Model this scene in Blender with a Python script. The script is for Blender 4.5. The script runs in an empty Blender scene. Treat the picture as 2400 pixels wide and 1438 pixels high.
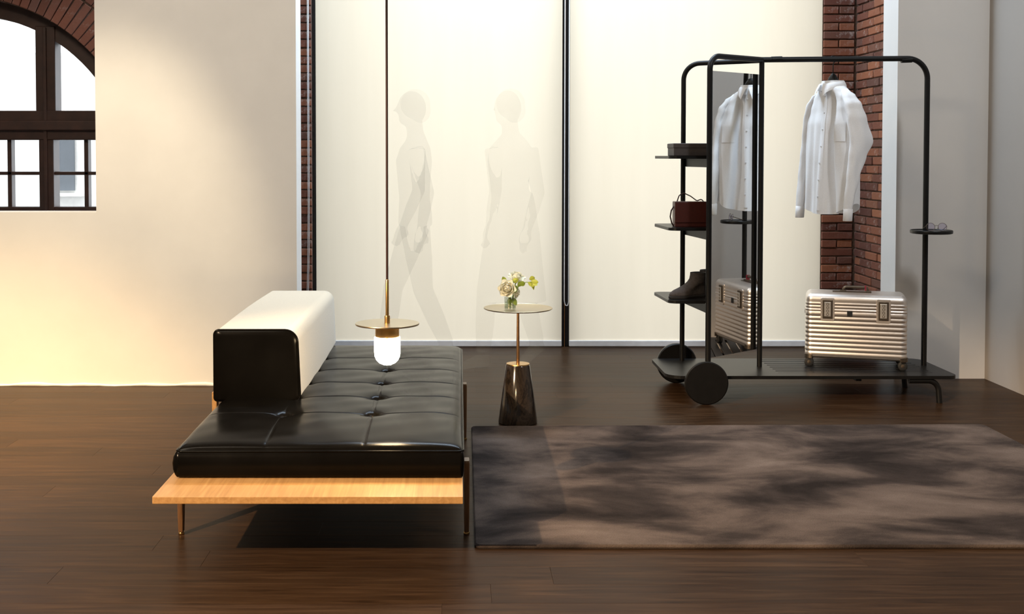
import bpy, bmesh, math, random
from mathutils import Vector, Matrix
random.seed(7)
R = math.radians
scene = bpy.context.scene
COL = scene.collection

# ------------------------------------------------------------------ camera
cam_d = bpy.data.cameras.new('camera')
cam = bpy.data.objects.new('camera', cam_d)
COL.objects.link(cam)
cam.location = (0, 0, 1.35)
cam.rotation_euler = (R(90 - 1.8), 0, 0)
cam_d.sensor_width = 36.0
cam_d.lens = 2700 / 2400 * 36.0
cam_d.shift_x = (1200 - 1075) / 2400
cam_d.shift_y = -(719 - 449.9) / 2400
cam_d.clip_start = 0.05
scene.camera = cam

# ------------------------------------------------------------------ world, exposure
scene.view_settings.view_transform = 'Standard'
scene.view_settings.look = 'None'
scene.view_settings.gamma = 1.0
scene.view_settings.exposure = 0.0
scene.view_settings.use_curve_mapping = False
world = bpy.data.worlds.new('overcast_sky')
scene.world = world
world.use_nodes = True
wb = world.node_tree.nodes['Background']
wb.inputs['Color'].default_value = (0.90, 0.95, 1.0, 1)
wb.inputs['Strength'].default_value = 3.7


def light(name, kind, loc, target, power, color, **kw):
    d = bpy.data.lights.new(name, kind)
    d.energy = power
    d.color = color
    for k, v in kw.items():
        setattr(d, k, v)
    o = bpy.data.objects.new(name, d)
    COL.objects.link(o)
    o.location = loc
    v = Vector(target) - Vector(loc)
    o.rotation_euler = v.to_track_quat('-Z', 'Y').to_euler()
    return o


# track spot high on the left behind the camera: the crisp bench shadow
light('track_spot_key', 'SPOT', (-4.8, -1.4, 4.55), (0.25, 3.85, 0.0), 4900, (1.0, 0.73, 0.47),
      spot_size=R(25), spot_blend=0.5, shadow_soft_size=0.05)
# wall washer aimed at the left partition
light('track_spot_wall', 'SPOT', (-1.70, 4.4, 4.5), (-2.15, 6.73, 0.42), 560, (1.0, 0.81, 0.54),
      spot_size=R(32), spot_blend=0.7, shadow_soft_size=0.06)
light('track_spot_floor', 'SPOT', (-3.6, 3.2, 4.6), (-2.75, 5.15, 0.0), 4000, (1.0, 0.64, 0.28),
      spot_size=R(44), spot_blend=0.95, shadow_soft_size=0.08)
# cool ceiling strip in the opening between the partitions
light('ceiling_strip', 'AREA', (0.55, 7.2, 4.5), (0.55, 7.2, 0.0), 215, (0.66, 0.82, 1.0),
      shape='RECTANGLE', size=2.6, size_y=0.2)
# added overhead fill lights, not hall fixtures, to brighten the end walls
light('fill_panel_left', 'AREA', (-2.4, 2.6, 4.6), (-2.1, 6.7, 1.3), 122, (1.0, 0.86, 0.68),
      shape='RECTANGLE', size=2.0, size_y=1.0, spread=R(150))
light('fill_panel_right', 'AREA', (2.92, 3.0, 4.6), (2.9, 6.9, 1.3), 105, (0.94, 0.97, 1.0),
      shape='RECTANGLE', size=0.4, size_y=1.2)


# ------------------------------------------------------------------ materials
def newmat(name):
    m = bpy.data.materials.new(name)
    m.use_nodes = True
    nt = m.node_tree
    return m, nt, nt.nodes['Principled BSDF']


def setp(b, **kw):
    names = dict(col='Base Color', rough='Roughness', metal='Metallic', spec='Specular IOR Level', coat='Coat Weight',
                 coatr='Coat Roughness', sheen='Sheen Weight', trans='Transmission Weight', ior='IOR', alpha='Alpha',
                 emis='Emission Color', emis_s='Emission Strength', sub='Subsurface Weight')
    for k, v in kw.items():
        if k in ('col', 'emis') and len(v) == 3:
            v = (*v, 1)
        b.inputs[names[k]].default_value = v


def noise_node(nt, scale, detail=4, rough=0.55, vec_scale=(1, 1, 1), coord='Object', distortion=0.0):
    tc = nt.nodes.new('ShaderNodeTexCoord')
    mp = nt.nodes.new('ShaderNodeMapping')
    mp.inputs['Scale'].default_value = vec_scale
    nt.links.new(tc.outputs[coord], mp.inputs['Vector'])
    n = nt.nodes.new('ShaderNodeTexNoise')
    n.inputs['Scale'].default_value = scale
    n.inputs['Detail'].default_value = detail
    n.inputs['Roughness'].default_value = rough
    n.inputs['Distortion'].default_value = distortion
    nt.links.new(mp.outputs['Vector'], n.inputs['Vector'])
    return n


def ramp(nt, src, stops):
    r = nt.nodes.new('ShaderNodeValToRGB')
    els = r.color_ramp.elements
    while len(els) < len(stops):
        els.new(0.5)
    for e, (p, c) in zip(els, stops):
        e.position = p
        e.color = (*c, 1) if len(c) == 3 else c
    nt.links.new(src, r.inputs['Fac'])
    return r


def bump(nt, b, src, strength, dist=0.01):
    bp = nt.nodes.new('ShaderNodeBump')
    bp.inputs['Strength'].default_value = strength
    bp.inputs['Distance'].default_value = dist
    nt.links.new(src, bp.inputs['Height'])
    nt.links.new(bp.outputs['Normal'], b.inputs['Normal'])
    return bp


def simple(name, col, rough=0.5, metal=0.0, var=0.06, nscale=20, bumps=0.0, **kw):
    m, nt, b = newmat(name)
    setp(b, col=col, rough=rough, metal=metal, **kw)
    n = noise_node(nt, nscale)
    lo = tuple(c * (1 - var) for c in col)
    hi = tuple(min(1, c * (1 + var)) for c in col)
    r = ramp(nt, n.outputs['Fac'], [(0.3, lo), (0.7, hi)])
    nt.links.new(r.outputs['Color'], b.inputs['Base Color'])
    if bumps:
        bump(nt, b, n.outputs['Fac'], bumps, 0.004)
    return m


M = {}
M['plaster'] = simple('white_plaster', (0.82, 0.81, 0.79), 0.75, var=0.03, nscale=3, bumps=0.15)
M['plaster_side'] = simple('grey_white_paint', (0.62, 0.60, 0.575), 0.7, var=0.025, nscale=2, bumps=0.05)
M['wall_shaded'] = simple('shaded_wall_paint', (0.35, 0.31, 0.27), 0.7, var=0.025, nscale=2, bumps=0.05)  # right side wall: its dimmer light is put into a darker colour
M['ceiling'] = simple('ceiling_paint', (0.55, 0.53, 0.5), 0.8)
M['black_metal'] = simple('matt_black_steel', (0.005, 0.0047, 0.0045), 0.45, var=0.15, nscale=60, spec=0.25)
M['black_board'] = simple('black_lacquered_board', (0.006, 0.0057, 0.0055), 0.36, var=0.15, nscale=30, spec=0.3)
M['black_rubber'] = simple('black_rubber', (0.006, 0.006, 0.006), 0.65)
M['brass'] = simple('brushed_brass', (0.72, 0.45, 0.17), 0.28, 1.0, var=0.1, nscale=40)
M['rose_brass'] = simple('rose_brass', (0.68, 0.38, 0.18), 0.3, 1.0, var=0.1, nscale=40)
M['smoked_brass'] = simple('satin_brass_disc', (0.52, 0.42, 0.27), 0.33, 1.0, var=0.05, nscale=15)
M['window_wood'] = simple('dark_brown_window_wood', (0.035, 0.012, 0.006), 0.45, var=0.3, nscale=14)
M['dark_frame'] = simple('dark_window_metal', (0.02, 0.02, 0.021), 0.25, 0.6)
M['hem_bar'] = simple('white_aluminium_bar', (0.72, 0.72, 0.74), 0.4, 0.0)
M['chain'] = simple('white_plastic_chain', (0.65, 0.64, 0.62), 0.4)
M['suede'] = simple('taupe_suede', (0.065, 0.054, 0.050), 0.95, var=0.25, nscale=70, bumps=0.2)
M['sole'] = simple('dark_rubber_sole', (0.02, 0.018, 0.017), 0.7)
M['bag'] = simple('burgundy_leather', (0.060, 0.011, 0.007), 0.4, var=0.15, nscale=120, bumps=0.1)
M['strap'] = simple('dark_brown_strap', (0.035, 0.012, 0.008), 0.5)
M['box'] = simple('charcoal_box_board', (0.055, 0.043, 0.040), 0.6, var=0.1, nscale=90)
M['bouclé'] = simple('cream_wool_fabric', (0.74, 0.655, 0.51), 0.95, var=0.06, nscale=220, bumps=0.25, sheen=0.3)
M['red'] = simple('red_ribbon', (0.25, 0.012, 0.03), 0.5)
M['leaf'] = simple('leaf_green', (0.22, 0.30, 0.03), 0.5, var=0.3, nscale=40)
M['leaf_light'] = simple('lime_green_leaf', (0.52, 0.58, 0.09), 0.5, var=0.2, nscale=40)
M['stem'] = simple('stem_green', (0.24, 0.33, 0.05), 0.45)
M['petal'] = simple('ivory_petal', (0.92, 0.89, 0.72), 0.6, var=0.05, nscale=30, sub=0.0)
M['facade'] = simple('white_stucco', (0.85, 0.85, 0.82), 0.8)
M['outer_glass'] = simple('dull_grey_glass', (0.13, 0.15, 0.17), 0.4)
M['pavement'] = simple('dark_pavement', (0.10, 0.10, 0.10), 0.8)
M['felt'] = simple('rug_backing', (0.05, 0.045, 0.04), 0.9)


def wood_floor():
    m, nt, b = newmat('dark_oak_floor')
    oi = nt.nodes.new('ShaderNodeObjectInfo')
    tc = nt.nodes.new('ShaderNodeTexCoord')
    mp = nt.nodes.new('ShaderNodeMapping')
    mp.inputs['Scale'].default_value = (1.2, 16, 16)
    sc_ = nt.nodes.new('ShaderNodeVectorMath'); sc_.operation = 'SCALE'; sc_.inputs['Scale'].default_value = 40
    cx = nt.nodes.new('ShaderNodeCombineXYZ')
    nt.links.new(oi.outputs['Random'], cx.inputs['X']); nt.links.new(oi.outputs['Random'], cx.inputs['Y'])
    nt.links.new(cx.outputs[0], sc_.inputs[0])
    nt.links.new(tc.outputs['Object'], mp.inputs['Vector'])
    ad = nt.nodes.new('ShaderNodeVectorMath'); ad.operation = 'ADD'
    nt.links.new(mp.outputs[0], ad.inputs[0]); nt.links.new(sc_.outputs[0], ad.inputs[1])
    n = nt.nodes.new('ShaderNodeTexNoise')
    n.inputs['Scale'].default_value = 2.2; n.inputs['Detail'].default_value = 7; n.inputs['Roughness'].default_value = 0.62
    n.inputs['Distortion'].default_value = 0.6
    nt.links.new(ad.outputs[0], n.inputs['Vector'])
    r = ramp(nt, n.outputs['Fac'], [(0.25, (0.016, 0.008, 0.004)), (0.5, (0.036, 0.019, 0.0096)), (0.78, (0.066, 0.037, 0.0195))])
    mul = nt.nodes.new('ShaderNodeMixRGB'); mul.blend_type = 'MULTIPLY'; mul.inputs['Fac'].default_value = 1
    r2 = ramp(nt, oi.outputs['Random'], [(0.0, (0.84, 0.83, 0.82)), (1.0, (1.12, 1.1, 1.08))])
    nt.links.new(r.outputs['Color'], mul.inputs['Color1']); nt.links.new(r2.outputs['Color'], mul.inputs['Color2'])
    nt.links.new(mul.outputs['Color'], b.inputs['Base Color'])
    rr = ramp(nt, n.outputs['Fac'], [(0.2, (0.30,) * 3), (0.8, (0.42,) * 3)])
    nt.links.new(rr.outputs['Color'], b.inputs['Roughness'])
    setp(b, spec=0.04)
    bump(nt, b, n.outputs['Fac'], 0.12, 0.003)
    return m


def oak():
    m, nt, b = newmat('honey_oak')
    n = noise_node(nt, 3.0, 6, 0.6, (26, 1.1, 26), distortion=0.4)
    r = ramp(nt, n.outputs['Fac'], [(0.3, (0.36, 0.185, 0.062)), (0.55, (0.46, 0.25, 0.09)), (0.75, (0.54, 0.31, 0.125))])
    nt.links.new(r.outputs['Color'], b.inputs['Base Color'])
    setp(b, rough=0.42)
    return m


def walnut():
    m, nt, b = newmat('bronzed_leg_wood')
    n = noise_node(nt, 4, 5, 0.6, (20, 20, 2))
    r = ramp(nt, n.outputs['Fac'], [(0.3, (0.09, 0.042, 0.018)), (0.7, (0.19, 0.095, 0.04))])
    nt.links.new(r.outputs['Color'], b.inputs['Base Color'])
    setp(b, rough=0.35)
    return m


def leather():
    m, nt, b = newmat('black_leather')
    n = noise_node(nt, 160, 3, 0.6)
    n2 = noise_node(nt, 7, 3, 0.5)
    r = ramp(nt, n2.outputs['Fac'], [(0.3, (0.0028, 0.0024, 0.002)), (0.7, (0.0045, 0.004, 0.0034))])
    nt.links.new(r.outputs['Color'], b.inputs['Base Color'])
    rr = ramp(nt, n2.outputs['Fac'], [(0.3, (0.20,) * 3), (0.7, (0.27,) * 3)])
    nt.links.new(rr.outputs['Color'], b.inputs['Roughness'])
    setp(b, spec=0.06)
    bump(nt, b, n.outputs['Fac'], 0.03, 0.002)
    return m


def rug_mat():
    m, nt, b = newmat('clouded_wool_rug')
    n = noise_node(nt, 2.3, 6, 0.56, (0.80, 1.25, 1), distortion=0.35)
    r = ramp(nt, n.outputs['Fac'], [(0.34, (0.020, 0.015, 0.013)), (0.45, (0.044, 0.033, 0.028)), (0.56, (0.098, 0.072, 0.058)), (0.72, (0.165, 0.124, 0.100))])
    nf = noise_node(nt, 240, 3, 0.7)
    mul = nt.nodes.new('ShaderNodeMixRGB'); mul.blend_type = 'MULTIPLY'; mul.inputs['Fac'].default_value = 0.55
    rf = ramp(nt, nf.outputs['Fac'], [(0.3, (0.55,) * 3), (0.7, (1.3,) * 3)])
    nt.links.new(r.outputs['Color'], mul.inputs['Color1']); nt.links.new(rf.outputs['Color'], mul.inputs['Color2'])
    nt.links.new(mul.outputs['Color'], b.inputs['Base Color'])
    setp(b, rough=1.0, spec=0.05)
    bump(nt, b, nf.outputs['Fac'], 0.6, 0.006)
    return m


def marble():
    m, nt, b = newmat('dark_brown_marble')
    n = noise_node(nt, 9, 8, 0.7, (1, 1, 0.45), distortion=2.2)
    r = ramp(nt, n.outputs['Fac'], [(0.42, (0.011, 0.008, 0.006)), (0.52, (0.032, 0.022, 0.015)), (0.60, (0.016, 0.011, 0.008)), (0.735, (0.05, 0.035, 0.022)), (0.76, (0.25, 0.16, 0.09))])
    nt.links.new(r.outputs['Color'], b.inputs['Base Color'])
    setp(b, rough=0.13, spec=0.5)
    return m


def brick_piece(name, stops, stain):
    m, nt, b = newmat(name)
    oi = nt.nodes.new('ShaderNodeObjectInfo')
    r = ramp(nt, oi.outputs['Random'], stops)
    n = noise_node(nt, 16, 6, 0.7, coord='Object')
    rs = ramp(nt, n.outputs['Fac'], [(0.56, (0, 0, 0)), (0.74, (1, 1, 1))])
    mix = nt.nodes.new('ShaderNodeMixRGB')
    mt = nt.nodes.new('ShaderNodeMath'); mt.operation = 'MULTIPLY'
    mr = nt.nodes.new('ShaderNodeMath'); mr.operation = 'FRACT'
    m7 = nt.nodes.new('ShaderNodeMath'); m7.operation = 'MULTIPLY'; m7.inputs[1].default_value = 7.31
    nt.links.new(oi.outputs['Random'], m7.inputs[0]); nt.links.new(m7.outputs[0], mr.inputs[0])
    nt.links.new(rs.outputs['Color'], mt.inputs[0]); nt.links.new(mr.outputs[0], mt.inputs[1])
    nt.links.new(mt.outputs[0], mix.inputs['Fac'])
    nt.links.new(r.outputs['Color'], mix.inputs['Color1'])
    mix.inputs['Color2'].default_value = (*stain, 1)
    nt.links.new(mix.outputs['Color'], b.inputs['Base Color'])
    setp(b, rough=0.85)
    nf = noise_node(nt, 60, 4, 0.7)
    bump(nt, b, nf.outputs['Fac'], 0.5, 0.004)
    return m


def brick_base():
    m, nt, b = newmat('brick_mortar_wall')
    n = noise_node(nt, 30, 5, 0.7)
    r = ramp(nt, n.outputs['Fac'], [(0.3, (0.10, 0.06, 0.045)), (0.7, (0.20, 0.14, 0.11))])
    nt.links.new(r.outputs['Color'], b.inputs['Base Color'])
    setp(b, rough=0.95)
    bump(nt, b, n.outputs['Fac'], 0.5, 0.004)
    return m


def blind_mat():
    m = bpy.data.materials.new('cream_roller_fabric')
    m.use_nodes = True
    nt = m.node_tree
    nt.nodes.clear()
    out = nt.nodes.new('ShaderNodeOutputMaterial')
    df = nt.nodes.new('ShaderNodeBsdfDiffuse')
    tr = nt.nodes.new('ShaderNodeBsdfTranslucent')
    mix = nt.nodes.new('ShaderNodeMixShader')
    mix.inputs['Fac'].default_value = 0.42
    n = noise_node(nt, 3, 3, 0.5, (2.5, 1, 0.25))
    r = ramp(nt, n.outputs['Fac'], [(0.3, (0.68, 0.60, 0.46)), (0.7, (0.72, 0.64, 0.50))])
    nt.links.new(r.outputs['Color'], df.inputs['Color'])
    tr.inputs['Color'].default_value = (0.74, 0.66, 0.52, 1)
    nt.links.new(df.outputs[0], mix.inputs[1]); nt.links.new(tr.outputs[0], mix.inputs[2])
    nt.links.new(mix.outputs[0], out.inputs['Surface'])
    return m


def shirt_mat():
    m = bpy.data.materials.new('white_cotton')
    m.use_nodes = True
    nt = m.node_tree
    nt.nodes.clear()
    out = nt.nodes.new('ShaderNodeOutputMaterial')
    df = nt.nodes.new('ShaderNodeBsdfDiffuse')
    tr = nt.nodes.new('ShaderNodeBsdfTranslucent')
    mix = nt.nodes.new('ShaderNodeMixShader')
    mix.inputs['Fac'].default_value = 0.16
    n = noise_node(nt, 200, 2, 0.5)
    r = ramp(nt, n.outputs['Fac'], [(0.3, (0.86, 0.86, 0.87)), (0.7, (0.92, 0.92, 0.93))])
    nt.links.new(r.outputs['Color'], df.inputs['Color'])
    tr.inputs['Color'].default_value = (0.88, 0.88, 0.88, 1)
    nt.links.new(df.outputs[0], mix.inputs[1]); nt.links.new(tr.outputs[0], mix.inputs[2])
    nt.links.new(mix.outputs[0], out.inputs['Surface'])
    return m


def glass_mat(name, tint=(1, 1, 1), gloss=0.08, rough=0.02):
    m = bpy.data.materials.new(name)
    m.use_nodes = True
    nt = m.node_tree
    nt.nodes.clear()
    out = nt.nodes.new('ShaderNodeOutputMaterial')
    t = nt.nodes.new('ShaderNodeBsdfTransparent')
    g = nt.nodes.new('ShaderNodeBsdfGlossy')
    g.inputs['Roughness'].default_value = rough
    mix = nt.nodes.new('ShaderNodeMixShader')
    n = noise_node(nt, 5, 2)
    r = ramp(nt, n.outputs['Fac'], [(0.2, tuple(c * 0.98 for c in tint)), (0.8, tint)])
    nt.links.new(r.outputs['Color'], t.inputs['Color'])
    mix.inputs['Fac'].default_value = gloss
    nt.links.new(t.outputs[0], mix.inputs[1]); nt.links.new(g.outputs[0], mix.inputs[2])
    nt.links.new(mix.outputs[0], out.inputs['Surface'])
    return m


def faint_mat(name, cols, amount):
    m = bpy.data.materials.new(name)
    m.use_nodes = True
    nt = m.node_tree
    nt.nodes.clear()
    out = nt.nodes.new('ShaderNodeOutputMaterial')
    t = nt.nodes.new('ShaderNodeBsdfTransparent')
    d = nt.nodes.new('ShaderNodeBsdfDiffuse')
    n = noise_node(nt, 4, 2)
    r = ramp(nt, n.outputs['Fac'], [(0.3, cols[0]), (0.7, cols[1])])
    nt.links.new(r.outputs['Color'], d.inputs['Color'])
    mix = nt.nodes.new('ShaderNodeMixShader')
    mix.inputs['Fac'].default_value = amount
    nt.links.new(t.outputs[0], mix.inputs[1]); nt.links.new(d.outputs[0], mix.inputs[2])
    nt.links.new(mix.outputs[0], out.inputs['Surface'])
    return m


def emit_mat(name, col, strength):
    m = bpy.data.materials.new(name)
    m.use_nodes = True
    nt = m.node_tree
    nt.nodes.clear()
    out = nt.nodes.new('ShaderNodeOutputMaterial')
    e = nt.nodes.new('ShaderNodeEmission')
    n = noise_node(nt, 6, 2)
    r = ramp(nt, n.outputs['Fac'], [(0.3, tuple(c * 0.96 for c in col)), (0.7, col)])
    nt.links.new(r.outputs['Color'], e.inputs['Color'])
    e.inputs['Strength'].default_value = strength
    nt.links.new(e.outputs[0], out.inputs['Surface'])
    return m


M['floor'] = wood_floor(); M['oak'] = oak(); M['walnut'] = walnut(); M['leather'] = leather(); M['rug'] = rug_mat(); M['marble'] = marble()
M['brick'] = brick_piece('red_brown_brick', [(0.0, (0.075, 0.022, 0.012)), (0.35, (0.15, 0.045, 0.022)), (0.7, (0.25, 0.085, 0.036)), (1.0, (0.10, 0.040, 0.026))], (0.42, 0.36, 0.32))
M['arch_brick'] = brick_piece('arch_brick', [(0.0, (0.13, 0.045, 0.025)), (0.5, (0.20, 0.07, 0.04)), (1.0, (0.15, 0.065, 0.045))], (0.4, 0.34, 0.30))
M['mortar'] = brick_base()
M['blind'] = blind_mat(); M['shirt'] = shirt_mat()
M['pane'] = glass_mat('clear_window_pane')
M['vase'] = glass_mat('clear_vase_glass', (0.95, 0.98, 0.95), 0.22, 0.03)
M['water'] = glass_mat('vase_water', (0.93, 0.97, 0.90), 0.10, 0.01)
M['lens'] = glass_mat('violet_coated_lens', (0.85, 0.82, 1.0), 0.15, 0.05)
M['mirror'] = simple('mirror_glass', (0.80, 0.805, 0.80), 0.015, 1.0, var=0.005)
M['alu'] = simple('champagne_aluminium', (0.85, 0.79, 0.735), 0.40, 1.0, var=0.03, nscale=30)
M['alu_dark'] = simple('bronzed_trim', (0.16, 0.13, 0.10), 0.4, 1.0, var=0.1)
M['alu_plate'] = simple('pale_latch_plate', (0.80, 0.76, 0.70), 0.35, 0.8, var=0.15, nscale=120)
M['bulb'] = emit_mat('lit_opal_glass', (1.0, 0.74, 0.42), 190.0)
M['ghost_body'] = faint_mat('faint_dark_clothes', ((0.20, 0.18, 0.16), (0.26, 0.24, 0.21)), 0.065)
M['ghost_tan'] = faint_mat('faint_sand_coat', ((0.40, 0.34, 0.24), (0.46, 0.40, 0.29)), 0.05)
M['ghost_hair'] = faint_mat('faint_hair', ((0.12, 0.10, 0.08), (0.16, 0.13, 0.10)), 0.03)


# ------------------------------------------------------------------ builders
def obj(name, bm, mat, parent=None, smooth=False, sharp=None):
    if isinstance(bm, bpy.types.Mesh):
        me = bm
    else:
        bmesh.ops.recalc_face_normals(bm, faces=bm.faces[:])
        me = bpy.data.meshes.new(name)
        bm.to_mesh(me)
        bm.free()
        if smooth:
            for p in me.polygons:
                p.use_smooth = True
            if sharp:
                me.set_sharp_from_angle(angle=R(sharp))
        me.materials.append(M[mat] if isinstance(mat, str) else mat)
    o = bpy.data.objects.new(name, me)
    COL.objects.link(o)
    if parent:
        o.parent = parent
    return o


def tag(o, label, cat, group=None):
    o['label'] = label
    o['category'] = cat
    if group:
        o['group'] = group
    return o


def thing(name, label, cat, loc=(0, 0, 0), rz=0.0, group=None):
    o = bpy.data.objects.new(name, None)
    COL.objects.link(o)
    o.location = loc
    o.rotation_euler = (0, 0, rz)
    o.empty_display_size = 0.05
    return tag(o, label, cat, group)


def struct(o):
    o['kind'] = 'structure'
    return o


def add_box(bm, x0, x1, y0, y1, z0, z1):
    vs = [bm.verts.new(p) for p in ((x0, y0, z0), (x1, y0, z0), (x1, y1, z0), (x0, y1, z0), (x0, y0, z1), (x1, y0, z1), (x1, y1, z1), (x0, y1, z1))]
    for f in ((3, 2, 1, 0), (4, 5, 6, 7), (0, 1, 5, 4), (1, 2, 6, 5), (2, 3, 7, 6), (3, 0, 4, 7)):
        bm.faces.new([vs[i] for i in f])
    return vs


def box(x0, x1, y0, y1, z0, z1, bevel=0.0, seg=2):
    bm = bmesh.new()
    add_box(bm, x0, x1, y0, y1, z0, z1)
    if bevel:
        bmesh.ops.bevel(bm, geom=bm.edges[:], offset=bevel, segments=seg, affect='EDGES', profile=0.5)
    return bm


def loft(bm, rings, cap0=True, cap1=True, closed=True):
    vr = [[bm.verts.new(p) for p in r] for r in rings]
    n = len(rings[0])
    for a, b in zip(vr, vr[1:]):
        for i in range(n if closed else n - 1):
            j = (i + 1) % n
            bm.faces.new((a[i], a[j], b[j], b[i]))
    if cap0 and closed:
        bm.faces.new(list(reversed(vr[0])))
    if cap1 and closed:
        bm.faces.new(vr[-1])
    return vr


def lathe(prof, seg=48, cx=0, cy=0, cap=True):
    bm = bmesh.new()
    rings = [[(cx + r * math.cos(2 * math.pi * i / seg), cy + r * math.sin(2 * math.pi * i / seg), z) for i in range(seg)] for r, z in prof]
    loft(bm, rings, cap, cap)
    return bm


def fillet(pts, rad, n=8):
    pts = [Vector(p) for p in pts]
    out = [pts[0]]
    for i in range(1, len(pts) - 1):
        p, a, c = pts[i], pts[i - 1], pts[i + 1]
        u, v = (a - p).normalized(), (c - p).normalized()
        ang = u.angle(v)
        rr = rad[i - 1] if isinstance(rad, (list, tuple)) else rad
        if rr <= 0 or ang > math.pi - 1e-3:
            out.append(p); continue
        d = rr / math.tan(ang / 2)
        ctr = p + (u + v).normalized() * (rr / math.sin(ang / 2))
        s, e = p + u * d - ctr, p + v * d - ctr
        tot = s.angle(e)
        for k in range(n + 1):
            t = k / n
            w = (s * math.sin((1 - t) * tot) + e * math.sin(t * tot)) / math.sin(tot)
            out.append(ctr + w)
    out.append(pts[-1])
    return out


def tube(pts, r, seg=14, bm=None, cap=True, closed=False):
    bm = bm or bmesh.new()
    pts = [Vector(p) for p in pts]
    n = len(pts)
    rs = r if isinstance(r, (list, tuple)) else [r] * n
    prev = None
    rings = []
    for i, p in enumerate(pts):
        if closed:
            t = (pts[(i + 1) % n] - pts[i - 1]).normalized()
        else:
            t = (pts[min(i + 1, n - 1)] - pts[max(i - 1, 0)]).normalized()
        if prev is None:
            a = Vector((0, 0, 1)) if abs(t.z) < 0.9 else Vector((1, 0, 0))
            nrm = (a - t * a.dot(t)).normalized()
        else:
            nrm = (prev - t * prev.dot(t)).normalized()
        prev = nrm
        bi = t.cross(nrm)
        rings.append([p + (nrm * math.cos(2 * math.pi * k / seg) + bi * math.sin(2 * math.pi * k / seg)) * rs[i] for k in range(seg)])
    if closed:
        rings.append(rings[0])
        vr = [[bm.verts.new(q) for q in ring] for ring in rings[:-1]]
        vr.append(vr[0])
        for a, b in zip(vr, vr[1:]):
            for i in range(seg):
                j = (i + 1) % seg
                bm.faces.new((a[i], a[j], b[j], b[i]))
    else:
        loft(bm, rings, cap, cap)
    return bm


def round_poly(pts, rad, n=6):
    """plan polygon (x,y) with rounded corners"""
    out = []
    m = len(pts)
    for i in range(m):
        p = Vector((*pts[i], 0)); a = Vector((*pts[i - 1], 0)); c = Vector((*pts[(i + 1) % m], 0))
        rr = rad[i] if isinstance(rad, (list, tuple)) else rad
        if rr <= 1e-6:
            out.append((p.x, p.y)); continue
        seg = fillet([a, p, c], rr, n)[1:-1]
        out += [(q.x, q.y) for q in seg]
    return out


def prism(poly, z0, z1, bm=None, bevel=0.0):
    own = bm is None
    bm = bm or bmesh.new()
    if bevel:
        c = Vector((sum(p[0] for p in poly) / len(poly), sum(p[1] for p in poly) / len(poly)))

        def ins(d):
            out = []
            for p in poly:
                v = Vector(p) - c
                L = v.length
                out.append(c + v * (1 - d / L))
            return out
        i_ = ins(bevel)
        rings = [[(p[0], p[1], z0) for p in i_], [(p[0], p[1], z0 + bevel) for p in poly], [(p[0], p[1], z1 - bevel) for p in poly], [(p[0], p[1], z1) for p in i_]]
    else:
        rings = [[(p[0], p[1], z0) for p in poly], [(p[0], p[1], z1) for p in poly]]
    loft(bm, rings)
    return bm


def rrect(hw, hd, r, n=6):
    return round_poly([(-hw, -hd), (hw, -hd), (hw, hd), (-hw, hd)], r, n)


def shift(bm, loc):
    bmesh.ops.translate(bm, verts=bm.verts[:], vec=[-c for c in loc])
    return bm


# ================================================================== SETTING
CEIL = 4.8
# floor: dark base and individual planks
fl = struct(obj('floor', box(-6.2, 3.3, -4.2, 8.6, -0.10, -0.004), 'mortar'))
fl.data.materials[0] = simple('floor_joint', (0.015, 0.009, 0.006), 0.8)
PW = 0.155
plank_me = {}


def plank_mesh(L):
    k = round(L, 2)
    if k not in plank_me:
        bm = box(-L / 2 + 0.0002, L / 2 - 0.0002, -PW / 2 + 0.0003, PW / 2 - 0.0003, -0.006, 0.0, 0.0004, 1)
        me = bpy.data.meshes.new('plank')
        bmesh.ops.recalc_face_normals(bm, faces=bm.faces[:])
        bm.to_mesh(me); bm.free()
        me.materials.append(M['floor'])
        plank_me[k] = me
    return plank_me[k]


y = 2.2
row = 0
while y < 8.12:
    x = -4.3 - [0.0, 0.8, 0.35, 1.15][row % 4]
    while x < 3.2:
        L = 2.2 if (row + int(x * 3)) % 3 else 1.6
        L = min(L, 3.2 - x)
        if L > 0.05 and x + L > -4.3:
            p = obj('plank', plank_mesh(round(L, 2)), None, fl)
            p.location = (x + L / 2, y + PW / 2, 0)
        x += L
    y += PW
    row += 1
# rest of the floor behind the viewer
rest = obj('floor_boards', box(-6.2, 3.2, -4.2, 2.199, -0.006, 0.0), 'floor', fl)
rest2 = obj('floor_boards', box(-6.2, -5.46, 2.2, 8.1, -0.006, 0.0), 'floor', fl)

struct(obj('ceiling', box(-6.3, 3.4, -4.3, 8.7, CEIL, CEIL + 0.1), 'ceiling'))

# left white partition with a window-shaped cut-out
bm = bmesh.new()
YL0, YL1 = 6.73, 6.93
add_box(bm, -6.2, -0.948, YL0, YL1, 0, 1.02)
add_box(bm, -6.2, -5.2, YL0, YL1, 1.02, CEIL)
add_box(bm, -2.119, -0.948, YL0, YL1, 1.02, CEIL)
add_box(bm, -5.2, -2.119, YL0, YL1, 2.95, CEIL)
struct(obj('wall_left', bm, 'plaster'))
# right partition and right side wall
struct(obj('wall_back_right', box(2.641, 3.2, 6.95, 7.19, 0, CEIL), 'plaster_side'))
struct(obj('wall_right', box(3.19, 3.4, -4.3, 8.6, 0, CEIL), 'wall_shaded'))
struct(obj('wall_far_left', box(-6.4, -6.2, -4.3, 8.6, 0, CEIL), 'plaster'))
# wall behind the viewer
bm = bmesh.new()
add_box(bm, -6.2, 3.2, -4.3, -4.1, 0, 0.5)
add_box(bm, -6.2, 3.2, -4.3, -4.1, 3.6, CEIL)
add_box(bm, -6.2, 3.2, -4.3, -4.1, 0.5, 3.6)
struct(obj('wall_front', bm, 'plaster'))
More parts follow.
